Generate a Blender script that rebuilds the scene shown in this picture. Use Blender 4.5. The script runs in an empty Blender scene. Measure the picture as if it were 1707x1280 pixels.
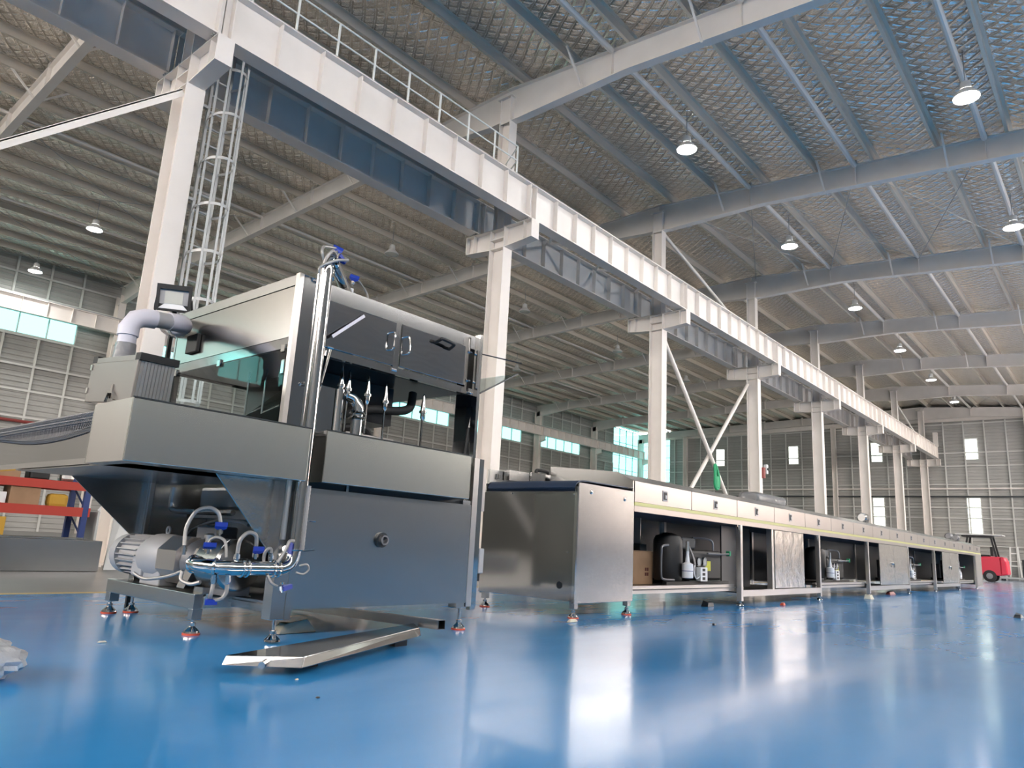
import bpy, math, random
from mathutils import Vector, Matrix, noise
random.seed(7)
sc = bpy.context.scene
COL = sc.collection

# ------------------------------------------------------------------ camera
R = [[0.644145280672886, 0.19819854789934954, 0.7387788525651218],
     [-0.7630037046685937, 0.09846926080480631, 0.6388498660393979],
     [0.05387210826439212, -0.9752031277057842, 0.214654735945903]]
cd = bpy.data.cameras.new('camera')
cam = bpy.data.objects.new('camera', cd)
COL.objects.link(cam)
cd.sensor_width = 36.0
cd.lens = 25.3127
cd.clip_start = 0.05
cd.clip_end = 400
cam.matrix_world = Matrix([[R[i][0], -R[i][1], -R[i][2], (0, 0, 0.68)[i]] for i in range(3)] + [[0, 0, 0, 1]])
sc.camera = cam

# ------------------------------------------------------------------ world, exposure
sc.view_settings.view_transform = 'Standard'
sc.view_settings.look = 'None'
sc.view_settings.gamma = 1.0
sc.view_settings.use_curve_mapping = False
sc.view_settings.exposure = 0.15
W = bpy.data.worlds.new('world')
sc.world = W
W.use_nodes = True
nt = W.node_tree
bg = nt.nodes['Background']
tc = nt.nodes.new('ShaderNodeTexCoord')
sx = nt.nodes.new('ShaderNodeSeparateXYZ')
rp = nt.nodes.new('ShaderNodeValToRGB')
nt.links.new(tc.outputs['Generated'], sx.inputs[0])
mp = nt.nodes.new('ShaderNodeMapRange')
mp.inputs['From Min'].default_value = -0.05
mp.inputs['From Max'].default_value = 0.05
nt.links.new(sx.outputs['Z'], mp.inputs['Value'])
nt.links.new(mp.outputs[0], rp.inputs['Fac'])
rp.color_ramp.elements[0].color = (0.42, 0.41, 0.40, 1)      # pale concrete yard
rp.color_ramp.elements[1].color = (1.0, 0.955, 0.925, 1)       # bright hazy sky
nt.links.new(rp.outputs[0], bg.inputs['Color'])
bg.inputs['Strength'].default_value = 33.0
sc.cycles.max_bounces = 8
sc.cycles.diffuse_bounces = 4
sc.cycles.glossy_bounces = 4
sc.cycles.transparent_max_bounces = 12
sc.cycles.caustics_reflective = False
sc.cycles.caustics_refractive = False
sc.cycles.sample_clamp_indirect = 6.0
sc.cycles.use_denoising = True

def portal(loc, sx_, sy_, normal):
    """window or door opening through which the daylight enters (sampling guide only, gives no light itself)"""
    l = bpy.data.lights.new('daylight_sampling_guide', 'AREA')
    l.shape = 'RECTANGLE'; l.size = sx_; l.size_y = sy_
    l.cycles.is_portal = True
    o = bpy.data.objects.new('daylight_sampling_guide', l); COL.objects.link(o)
    o.location = loc
    o.rotation_euler = Vector(normal).to_track_quat('-Z', 'Y').to_euler()

# ------------------------------------------------------------------ materials
MATS = {}
def mat(name, col, rough=0.5, metal=0.0, **k):
    if name in MATS: return MATS[name]
    m = bpy.data.materials.new(name); m.use_nodes = True
    b = m.node_tree.nodes['Principled BSDF']
    b.inputs['Base Color'].default_value = (*col, 1)
    b.inputs['Roughness'].default_value = rough
    b.inputs['Metallic'].default_value = metal
    for a, v in k.items(): b.inputs[a.replace('_', ' ')].default_value = v
    MATS[name] = m
    return m
def nd(m, t, **k):
    n = m.node_tree.nodes.new(t)
    for a, v in k.items(): setattr(n, a, v)
    return n
def lk(m, a, b): m.node_tree.links.new(a, b)
def pb(m): return m.node_tree.nodes['Principled BSDF']
def texnoise(m, scale, detail=3, stretch=(1, 1, 1), rough=0.5):
    t = nd(m, 'ShaderNodeTexCoord'); mpg = nd(m, 'ShaderNodeMapping')
    mpg.inputs['Scale'].default_value = stretch
    n = nd(m, 'ShaderNodeTexNoise'); n.inputs['Scale'].default_value = scale; n.inputs['Detail'].default_value = detail
    n.inputs['Roughness'].default_value = rough
    lk(m, t.outputs['Object'], mpg.inputs[0]); lk(m, mpg.outputs[0], n.inputs['Vector'])
    return n
def rough_var(m, n, lo, hi):
    r = nd(m, 'ShaderNodeMapRange'); r.inputs['From Min'].default_value = 0.3; r.inputs['From Max'].default_value = 0.7
    r.inputs['To Min'].default_value = lo; r.inputs['To Max'].default_value = hi
    lk(m, n.outputs['Fac'], r.inputs['Value']); lk(m, r.outputs[0], pb(m).inputs['Roughness'])
def col_var(m, n, c0, c1, lo=0.3, hi=0.7):
    r = nd(m, 'ShaderNodeValToRGB'); e = r.color_ramp.elements
    e[0].position = lo; e[0].color = (*c0, 1); e[1].position = hi; e[1].color = (*c1, 1)
    lk(m, n.outputs['Fac'], r.inputs['Fac']); lk(m, r.outputs[0], pb(m).inputs['Base Color'])
def bump(m, n, strength, dist=0.02):
    b = nd(m, 'ShaderNodeBump'); b.inputs['Strength'].default_value = strength; b.inputs['Distance'].default_value = dist
    lk(m, n.outputs[0], b.inputs['Height']); lk(m, b.outputs[0], pb(m).inputs['Normal'])
    return b

white = mat('white_paint', (0.80, 0.77, 0.745), 0.42)
n = texnoise(white, 1.2, 4); col_var(white, n, (0.80, 0.75, 0.70), (0.88, 0.825, 0.775))
galv = mat('galvanised', (0.43, 0.44, 0.44), 0.5, 0.5)
purlin_m = mat('purlin_coat', (0.74, 0.67, 0.575), 0.4, 0.2)
rail_m = mat('rail_paint', (0.82, 0.84, 0.82), 0.4)
wall_m = mat('cladding', (0.50, 0.50, 0.475), 0.5, 0.15)
n = texnoise(wall_m, 0.5, 3, (1, 1, 0.3)); col_var(wall_m, n, (0.36, 0.36, 0.34), (0.46, 0.455, 0.435))
bay_steel = mat('shaded_steel_sheet', (0.07, 0.072, 0.075), 0.3, 0.6)  # steel darkened to carry the shade inside the bays and under the hood
dwall_m = mat('dark_cladding', (0.34, 0.33, 0.31), 0.5, 0.1)
girt_m = mat('girt_paint', (0.66, 0.66, 0.63), 0.5)
# foil insulation blanket with a diamond wire net pressing into it
foil = mat('foil', (0.96, 0.905, 0.835), 0.24, 0.96)
def foil_nodes(m):
    t = nd(m, 'ShaderNodeTexCoord')
    w = []
    for ang in (0.62, -0.62):
        mpg = nd(m, 'ShaderNodeMapping'); mpg.inputs['Rotation'].default_value = (0, 0, ang)
        wv = nd(m, 'ShaderNodeTexWave'); wv.inputs['Scale'].default_value = 1.15; wv.inputs['Distortion'].default_value = 1.2
        wv.inputs['Detail'].default_value = 1.0; wv.inputs['Detail Scale'].default_value = 0.8
        lk(m, t.outputs['Object'], mpg.inputs[0]); lk(m, mpg.outputs[0], wv.inputs['Vector'])
        pw = nd(m, 'ShaderNodeMath', operation='POWER'); pw.inputs[1].default_value = 6.0
        lk(m, wv.outputs['Fac'], pw.inputs[0]); w.append(pw)
    mx = nd(m, 'ShaderNodeMath', operation='MAXIMUM')
    wk = nd(m, 'ShaderNodeMath', operation='MULTIPLY'); wk.inputs[1].default_value = 0.45
    lk(m, w[1].outputs[0], wk.inputs[0])
    lk(m, w[0].outputs[0], mx.inputs[0]); lk(m, wk.outputs[0], mx.inputs[1])
    no = texnoise(m, 1.5, 5, (1.7, 0.8, 1), 0.65)
    ad = nd(m, 'ShaderNodeMath', operation='MULTIPLY_ADD'); ad.inputs[1].default_value = -0.55
    n3 = texnoise(m, 7.0, 3, (1.5, 0.9, 1), 0.6)
    a3 = nd(m, 'ShaderNodeMath', operation='MULTIPLY_ADD'); a3.inputs[1].default_value = 0.22
    a4 = nd(m, 'ShaderNodeMath', operation='MULTIPLY'); a4.inputs[1].default_value = 1.5
    lk(m, no.outputs['Fac'], a4.inputs[0]); lk(m, n3.outputs['Fac'], a3.inputs[0]); lk(m, a4.outputs[0], a3.inputs[2])
    lk(m, mx.outputs[0], ad.inputs[0]); lk(m, a3.outputs[0], ad.inputs[2])
    bump(m, ad, 1.0, 0.15)
    n2 = texnoise(m, 0.35, 3); rough_var(m, n2, 0.17, 0.27)
foil_nodes(foil)
# blue epoxy floor
blue = mat('blue_epoxy', (0.03, 0.2, 0.52), 0.16, 0.0, Coat_Weight=0.1, Coat_Roughness=0.06, Specular_IOR_Level=0.34)
n = texnoise(blue, 0.55, 6, (0.5, 1.6, 1), 0.6); col_var(blue, n, (0.03, 0.275, 0.66), (0.05, 0.32, 0.71))
n = texnoise(blue, 0.9, 5, (0.6, 1.6, 1), 0.6); rough_var(blue, n, 0.13, 0.25)
n = texnoise(blue, 2.2, 3, (1, 1, 1)); bump(blue, n, 0.05, 0.02)
def pale_end(m):
    # far part of the coating blends unevenly into a pale grey
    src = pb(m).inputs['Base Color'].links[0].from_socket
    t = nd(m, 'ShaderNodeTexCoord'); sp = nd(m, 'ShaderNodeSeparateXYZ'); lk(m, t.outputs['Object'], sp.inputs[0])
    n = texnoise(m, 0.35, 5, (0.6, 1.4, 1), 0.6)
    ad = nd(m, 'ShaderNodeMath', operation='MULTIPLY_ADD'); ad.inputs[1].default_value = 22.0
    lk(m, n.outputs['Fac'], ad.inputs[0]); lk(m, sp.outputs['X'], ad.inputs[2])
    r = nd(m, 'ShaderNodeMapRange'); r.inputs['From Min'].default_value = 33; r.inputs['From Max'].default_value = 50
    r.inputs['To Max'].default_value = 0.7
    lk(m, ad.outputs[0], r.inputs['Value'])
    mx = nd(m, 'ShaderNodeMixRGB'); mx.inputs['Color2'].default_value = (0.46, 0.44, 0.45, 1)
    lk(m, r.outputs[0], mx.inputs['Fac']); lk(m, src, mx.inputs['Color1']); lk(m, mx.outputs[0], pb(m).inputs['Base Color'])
pale_end(blue)
grey_floor = mat('grey_floor', (0.34, 0.335, 0.325), 0.3)
n = texnoise(grey_floor, 0.8, 5); col_var(grey_floor, n, (0.20, 0.197, 0.19), (0.27, 0.265, 0.255))
yellow_line = mat('yellow_line', (0.72, 0.5, 0.14), 0.4)
# stainless
def steel(name, base, r0, r1, stretch, aniso=0.0, sc_=6.0):
    return mat(name, base, (r0 + r1) / 2, 1.0)
brushed = steel('brushed_steel', (0.50, 0.495, 0.485), 0.19, 0.23, (0.06, 0.06, 1.0), sc_=140)
brushed_h = steel('brushed_steel_fine', (0.46, 0.46, 0.455), 0.23, 0.27, (0.08, 0.08, 1.0), sc_=140)
hoodst = steel('hood_steel', (0.44, 0.44, 0.44), 0.07, 0.11, (0.06, 0.06, 1.0), sc_=140)
tankst = steel('tank_steel', (0.52, 0.52, 0.48), 0.23, 0.27, (0.06, 0.06, 1.0), sc_=140)
satin = steel('satin_steel', (0.66, 0.63, 0.60), 0.275, 0.29, (1.0, 1.0, 0.08), sc_=100)
cover_st = mat('cover_steel', (0.43, 0.395, 0.375), 0.28, 1.0)
polish = mat('polished_steel', (0.68, 0.67, 0.66), 0.07, 1.0)
mirror = mat('mirror_sheet', (0.50, 0.50, 0.51), 0.05, 1.0)
n = texnoise(mirror, 2.2, 2); bump(mirror, n, 0.10, 0.03)
film = mat('film_sheet', (0.62, 0.60, 0.57), 0.2, 1.0)
n = texnoise(film, 5.0, 4); bump(film, n, 0.35, 0.03)
cast = mat('cast_grey', (0.42, 0.42, 0.43), 0.5, 0.2)
cast_d = mat('cast_dark', (0.20, 0.20, 0.21), 0.45, 0.5)
dark = mat('dark_metal', (0.03, 0.035, 0.04), 0.4, 0.4)
black = mat('black_plastic', (0.008, 0.008, 0.009), 0.55)
rubber = mat('black_rubber', (0.012, 0.012, 0.012), 0.7)
beltm = mat('belt_blue', (0.03, 0.055, 0.11), 0.45)
hose_m = mat('braided_hose', (0.33, 0.32, 0.31), 0.45, 0.6)
n = texnoise(hose_m, 220, 2); bump(hose_m, n, 0.3, 0.003)
vblue = mat('valve_blue', (0.006, 0.035, 0.34), 0.4)
pad_m = mat('orange_pad', (0.70, 0.10, 0.045), 0.5)
film_y = mat('yellow_film', (0.62, 0.60, 0.22), 0.35)
duct_m = mat('lilac_duct', (0.66, 0.64, 0.70), 0.4)
wrap = mat('plastic_wrap', (0.85, 0.86, 0.88), 0.12, 0.0, Transmission_Weight=0.75, IOR=1.25)
n = texnoise(wrap, 9, 4); bump(wrap, n, 0.6, 0.03)
bagm = mat('bag_film', (0.8, 0.82, 0.86), 0.25, 0.0, Transmission_Weight=0.5, IOR=1.2)
n = texnoise(bagm, 14, 4); bump(bagm, n, 0.6, 0.03)
cab_m = mat('cabinet_steel', (0.29, 0.265, 0.24), 0.35, 0.35)
red = mat('rack_red', (0.46, 0.035, 0.018), 0.45)
blue_p = mat('rack_blue', (0.012, 0.04, 0.19), 0.45)
card = mat('cardboard', (0.36, 0.22, 0.13), 0.8)
n = texnoise(card, 3, 4); col_var(card, n, (0.31, 0.19, 0.11), (0.40, 0.25, 0.15))
card_y = mat('yellow_carton', (0.55, 0.32, 0.04), 0.7)
ink = mat('dark_ink', (0.10, 0.02, 0.015), 0.7)
white_l = mat('white_label', (0.82, 0.83, 0.85), 0.5)
yel_l = mat('yellow_label', (0.62, 0.60, 0.05), 0.5)
green_l = mat('green_fabric', (0.03, 0.38, 0.17), 0.6)
pipe_red = mat('red_pipe', (0.26, 0.05, 0.045), 0.45)
fork_red = mat('forklift_red', (0.62, 0.012, 0.05), 0.3)
fork_w = mat('forklift_white', (0.75, 0.75, 0.72), 0.4)
paper = mat('scrap_paper', (0.72, 0.66, 0.52), 0.8)
lampg = mat('unlit_glass', (0.62, 0.62, 0.56), 0.25)
lampb = mat('lamp_housing', (0.75, 0.75, 0.74), 0.35, 0.3)
def emis(name, col, s):
    m = bpy.data.materials.new(name); m.use_nodes = True
    t = m.node_tree; t.nodes.clear()
    e = t.nodes.new('ShaderNodeEmission'); e.inputs[0].default_value = (*col, 1); e.inputs[1].default_value = s
    o = t.nodes.new('ShaderNodeOutputMaterial'); t.links.new(e.outputs[0], o.inputs[0])
    return m
lamp_on = emis('lamp_glow', (1.0, 0.99, 0.96), 150)
def glass(name, tint, ior=1.45, rough=0.02):
    m = bpy.data.materials.new(name); m.use_nodes = True
    t = m.node_tree; t.nodes.clear()
    a = t.nodes.new('ShaderNodeBsdfTransparent'); a.inputs[0].default_value = (*tint, 1)
    g = t.nodes.new('ShaderNodeBsdfGlossy'); g.inputs['Roughness'].default_value = rough
    fr = t.nodes.new('ShaderNodeFresnel'); fr.inputs[0].default_value = ior
    mx = t.nodes.new('ShaderNodeMixShader'); o = t.nodes.new('ShaderNodeOutputMaterial')
    ge = t.nodes.new('ShaderNodeNewGeometry'); sb = t.nodes.new('ShaderNodeMath'); sb.operation = 'SUBTRACT'; sb.inputs[0].default_value = 1.0
    ml = t.nodes.new('ShaderNodeMath'); ml.operation = 'MULTIPLY'
    t.links.new(ge.outputs['Backfacing'], sb.inputs[1]); t.links.new(sb.outputs[0], ml.inputs[0]); t.links.new(fr.outputs[0], ml.inputs[1])
    t.links.new(ml.outputs[0], mx.inputs[0])
    t.links.new(a.outputs[0], mx.inputs[1]); t.links.new(g.outputs[0], mx.inputs[2]); t.links.new(mx.outputs[0], o.inputs[0])
    return m
win_glass = glass('window_glass', (0.155, 0.275, 0.27), ior=1.3)
grey_glass = glass('frosted_pane', (0.82, 0.80, 0.78), ior=1.3)
acrylic = glass('acrylic', (0.86, 0.92, 0.92))
def translucent(name, c, k):
    m = bpy.data.materials.new(name); m.use_nodes = True
    t = m.node_tree; t.nodes.clear()
    a = t.nodes.new('ShaderNodeBsdfTranslucent'); a.inputs[0].default_value = (*c, 1)
    b = t.nodes.new('ShaderNodeBsdfTransparent'); b.inputs[0].default_value = (*k, 1)
    mx = t.nodes.new('ShaderNodeMixShader'); mx.inputs[0].default_value = 0.5
    o = t.nodes.new('ShaderNodeOutputMaterial')
    t.links.new(a.outputs[0], mx.inputs[1]); t.links.new(b.outputs[0], mx.inputs[2]); t.links.new(mx.outputs[0], o.inputs[0])
    return m
daysheet = translucent('daylight_or_fill_sheet', (0.15, 0.175, 0.155), (0.05, 0.058, 0.053))
fill_sheet = translucent('added_fill_sheet', (0.48, 0.45, 0.42), (0.40, 0.375, 0.35))  # extra translucent sheet, added to brighten the far half of the hall
daysheet_w = translucent('warm_daylight_sheet', (0.10, 0.078, 0.066), (0.03, 0.023, 0.02))

# ------------------------------------------------------------------ mesh helpers
ORG = {}
class MB:
    def __init__(s): s.v = []; s.f = []
    def add(s, vs, fs):
        n = len(s.v); s.v += [Vector(v) for v in vs]; s.f += [tuple(i + n for i in f) for f in fs]; return s
    def box(s, x0, x1, y0, y1, z0, z1):
        return s.add([(x0, y0, z0), (x1, y0, z0), (x1, y1, z0), (x0, y1, z0), (x0, y0, z1), (x1, y0, z1), (x1, y1, z1), (x0, y1, z1)],
                     [(0, 3, 2, 1), (4, 5, 6, 7), (0, 1, 5, 4), (1, 2, 6, 5), (2, 3, 7, 6), (3, 0, 4, 7)])
    def hexa(s, p): return s.add(p, [(0, 3, 2, 1), (4, 5, 6, 7), (0, 1, 5, 4), (1, 2, 6, 5), (2, 3, 7, 6), (3, 0, 4, 7)])
    def loft(s, secs, cap=True, closed=True):
        k = len(secs[0]); vs = [p for q in secs for p in q]; fs = []
        for i in range(len(secs) - 1):
            for j in range(k if closed else k - 1):
                a, b = i * k + j, i * k + (j + 1) % k
                fs.append((a, b, b + k, a + k))
        if cap: fs += [tuple(reversed(range(k))), tuple(range((len(secs) - 1) * k, len(secs) * k))]
        return s.add(vs, fs)
    def prism(s, poly, vec):
        vec = Vector(vec); return s.loft([[Vector(p) for p in poly], [Vector(p) + vec for p in poly]])
    def bar(s, p, q, w, h, up=(0, 0, 1)):
        p, q = Vector(p), Vector(q); d = (q - p).normalized(); u = Vector(up)
        a = d.cross(u)
        if a.length < 1e-4: a = d.cross(Vector((0, 1, 0)))
        a.normalize(); b = a.cross(d).normalized()
        o = [a * w / 2 * i + b * h / 2 * j for i, j in ((-1, -1), (1, -1), (1, 1), (-1, 1))]
        return s.loft([[p + x for x in o], [q + x for x in o]])
    def frame(s, d):
        d = Vector(d).normalized(); u = Vector((0, 0, 1)) if abs(d.z) < 0.95 else Vector((1, 0, 0))
        a = d.cross(u).normalized(); return d, a, d.cross(a).normalized()
    def lathe(s, p, axis, prof, n=20, cap=True):
        p = Vector(p); d, a, b = s.frame(axis)
        secs = [[p + d * t + (a * math.cos(2 * math.pi * i / n) + b * math.sin(2 * math.pi * i / n)) * r for i in range(n)] for t, r in prof]
        return s.loft(secs, cap)
    def cyl(s, p, q, r, n=14, r2=None):
        p, q = Vector(p), Vector(q); return s.lathe(p, q - p, [(0, r), ((q - p).length, r if r2 is None else r2)], n)
    def tube(s, pts, r, n=8, closed=False, cap=True):
        pts = [Vector(p) for p in pts]; m = len(pts)
        tan = []
        for i in range(m):
            a = pts[(i - 1) % m] if closed or i else pts[0]; b = pts[(i + 1) % m] if closed or i < m - 1 else pts[-1]
            tan.append((b - a).normalized())
        d, a, b = s.frame(tan[0]); secs = []
        for i in range(m):
            a = (a - tan[i] * a.dot(tan[i])).normalized(); b = tan[i].cross(a)
            secs.append([pts[i] + (a * math.cos(2 * math.pi * j / n) + b * math.sin(2 * math.pi * j / n)) * r for j in range(n)])
        if closed: secs.append(secs[0]); cap = False
        return s.loft(secs, cap)
    def ring(s, p, axis, R_, r, n=20, k=6):
        p = Vector(p); d, a, b = s.frame(axis)
        return s.tube([p + (a * math.cos(2 * math.pi * i / n) + b * math.sin(2 * math.pi * i / n)) * R_ for i in range(n)], r, k, True)
    def ibeam(s, axis, c, st, tf=0.02, tw=0.012):
        """I section along x or y; stations (position, z top, z bottom, half width), c = the other horizontal coordinate"""
        secs = []
        for q, zt, zb, hw in st:
            pf = [(-hw, zt), (hw, zt), (hw, zt - tf), (tw, zt - tf), (tw, zb + tf), (hw, zb + tf), (hw, zb), (-hw, zb), (-hw, zb + tf), (-tw, zb + tf), (-tw, zt - tf), (-hw, zt - tf)]
            secs.append([Vector((q, c + u, z)) if axis == 'x' else Vector((c + u, q, z)) for u, z in pf])
        return s.loft(secs)
    def ivert(s, x, y, z0, z1, hw, hd, tf=0.02, tw=0.012):
        """vertical I column, flanges facing +-y"""
        pf = [(-hw, -hd), (hw, -hd), (hw, -hd + tf), (tw, -hd + tf), (tw, hd - tf), (hw, hd - tf), (hw, hd), (-hw, hd), (-hw, hd - tf), (-tw, hd - tf), (-tw, -hd + tf), (-hw, -hd + tf)]
        return s.prism([(x + a, y + b, z0) for a, b in pf], (0, 0, z1 - z0))
def smooth(pts, k=6, closed=False):
    P = [Vector(p) for p in pts]; out = []; m = len(P)
    for i in range(m if closed else m - 1):
        g = (lambda j: P[j % m]) if closed else (lambda j: P[max(0, min(m - 1, j))])
        p0, p1, p2, p3 = g(i - 1), g(i), g(i + 1), g(i + 2)
        for t in range(k):
            u = t / k
            out.append(0.5 * ((2 * p1) + (p2 - p0) * u + (2 * p0 - 5 * p1 + 4 * p2 - p3) * u * u + (3 * p1 - p0 - 3 * p2 + p3) * u ** 3))
    if not closed: out.append(P[-1])
    return out
def thing(name, label, cat, loc=(0, 0, 0), group=None):
    o = bpy.data.objects.new(name, None); COL.objects.link(o); o.location = loc; o.empty_display_size = 0.1
    o['label'] = label; o['category'] = cat; o['kind'] = 'thing'
    if group: o['group'] = group
    ORG[o.name] = Vector(loc)
    return o
def ob(name, mb, m, parent=None, sm=False, bev=0, label=None, cat=None, group=None, kind=None):
    me = bpy.data.meshes.new(name)
    if parent is not None: org = ORG[parent.name]
    else:
        lo = Vector([min(v[i] for v in mb.v) for i in range(3)]); hi = Vector([max(v[i] for v in mb.v) for i in range(3)])
        org = Vector(((lo.x + hi.x) / 2, (lo.y + hi.y) / 2, lo.z)) if kind != 'structure' else Vector((0, 0, 0))
    me.from_pydata([tuple(v - org) for v in mb.v], [], mb.f); me.update()
    me.materials.append(m)
    if sm:
        for p in me.polygons: p.use_smooth = True
        me.set_sharp_from_angle(angle=0.6)
    o = bpy.data.objects.new(name, me); COL.objects.link(o)
    if parent is not None: o.parent = parent
    else: o.location = org
    ORG[o.name] = org
    if bev:
        b = o.modifiers.new('edge', 'BEVEL'); b.width = bev; b.segments = 2; b.limit_method = 'ANGLE'
    if label: o['label'] = label
    if cat: o['category'] = cat; o['kind'] = 'thing'
    if group: o['group'] = group
    if kind: o['kind'] = kind
    return o
def dup(root, loc, label=None):
    """a copy of a thing with copies of its parts and sub-parts"""
    r = root.copy(); COL.objects.link(r); r.location = loc; ORG[r.name] = Vector(loc)
    if label: r['label'] = label
    for ch in list(root.children):
        c = ch.copy(); COL.objects.link(c); c.parent = r; ORG[c.name] = Vector(loc)
        for g in list(ch.children):
            e = g.copy(); COL.objects.link(e); e.parent = c; ORG[e.name] = Vector(loc)
    return r
ORD = ['first', 'second', 'third', 'fourth', 'fifth', 'sixth', 'seventh', 'eighth', 'ninth', 'tenth']

# ------------------------------------------------------------------ building grid
CX = [4.72 + 8.4 * k for k in range(8)]
YC, YL, YR, XE, XB = 12.0, 37.8, -13.0, 64.2, -22.0
def top_r(y): return 12.88 - 0.075 * (YC - y)      # top of rafter, bay in front of the column row
def top_l(y): return 12.88 - 0.033 * (y - YC)

# floor
ob('floor', MB().box(XB, XE, YR, 7.56, -0.1, 0), blue, kind='structure')
ob('floor_walkway', MB().box(XB, XE, 7.68, YL, -0.1, 0), grey_floor, kind='structure')
ob('floor_marking_line', MB().box(XB, XE, 7.56, 7.68, -0.1, 0.001), yellow_line, kind='structure')

# ceilings: sagging foil blanket between purlins
def sheet(lines, topf, x0, x1):
    mb = MB(); xs = [x0 + (x1 - x0) * i / 140 for i in range(141)]; ys = []
    for i in range(len(lines) - 1):
        for j in range(8): ys.append((lines[i] + (lines[i + 1] - lines[i]) * j / 8, 0.10 * math.sin(math.pi * j / 8)))
    ys.append((lines[-1], 0.0)); k = len(xs)
    for y, s in ys:
        for x in xs:
            w = noise.noise(Vector((x * 0.5, y * 0.9, 3.1))) * 0.03 + noise.noise(Vector((x * 1.7, y * 1.3, 9.2))) * 0.012
            mb.v.append(Vector((x, y, topf(y) + 0.27 - s * (1 + 0.35 * noise.noise(Vector((x * 0.25, y * 0.3, 0)))) + (w if s else 0))))
    for a in range(len(ys) - 1):
        for b in range(k - 1): mb.f.append((a * k + b, a * k + b + 1, (a + 1) * k + b + 1, (a + 1) * k + b))
    return mb
PYR = [YR] + [11.4 - 1.65 * i for i in range(14, -1, -1)] + [YC]
PYL = [YC + (YL - YC) * i / 18 for i in range(19)]
ceil_r = ob('ceiling_main', sheet(PYR, top_r, XB, XE), foil, sm=True, kind='structure')
ceil_l = ob('ceiling_side', sheet(PYL, top_l, XB, XE), foil, sm=True, kind='structure')
def zpurlin(y, zb, x0, x1, s=1):
    t, w, h = 0.012, 0.075, 0.25
    pf = [(-w, h), (0, h), (t, h), (t, t), (w, t), (w, 0), (0, 0), (0, h - t), (-w, h - t)]
    return MB().prism([(x0, y + s * a, zb + b) for a, b in pf], (x1 - x0, 0, 0))
for y in PYR[1:-1]: ob('purlin', zpurlin(y, top_r(y), XB, XE), purlin_m, ceil_r)
for y in PYL[1:-1]: ob('purlin', zpurlin(y, top_l(y), XB, XE), purlin_m, ceil_l)
TUBE_Y = [8.62, 5.35, 2.05, -1.25, -4.55]
for y in TUBE_Y:
    for k in range(-1, 7):
        ob('strut_tube', MB().cyl((4.72 + 8.4 * k + 0.1, y, top_r(y) - 0.04), (4.72 + 8.4 * (k + 1) - 0.1, y, top_r(y) - 0.04), 0.075, 10), white, ceil_r, True)
for y in (17.9, 24.5, 31.0):
    for k in range(-1, 7):
        ob('strut_tube', MB().cyl((4.72 + 8.4 * k + 0.1, y, top_l(y) - 0.04), (4.72 + 8.4 * (k + 1) - 0.1, y, top_l(y) - 0.04), 0.05, 10), white, ceil_l, True)

# ---- cladding
def corr(axis, c, a0, a1, z0, z1, face, pitch=0.24, dep=0.035):
    n = max(1, round((z1 - z0) / pitch)); p = (z1 - z0) / n; pr = []
    for i in range(n):
        z = z0 + i * p; pr += [(z, 0), (z + 0.55 * p, 0), (z + 0.68 * p, dep), (z + 0.87 * p, dep)]
    pr.append((z1, 0)); mb = MB()
    mk = (lambda a, o, z: (a, c + face * o, z)) if axis == 'x' else (lambda a, o, z: (c + face * o, a, z))
    mb.loft([[mk(a0, o, z) for z, o in pr], [mk(a1, o, z) for z, o in pr]], cap=False, closed=False)
    return mb
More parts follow.
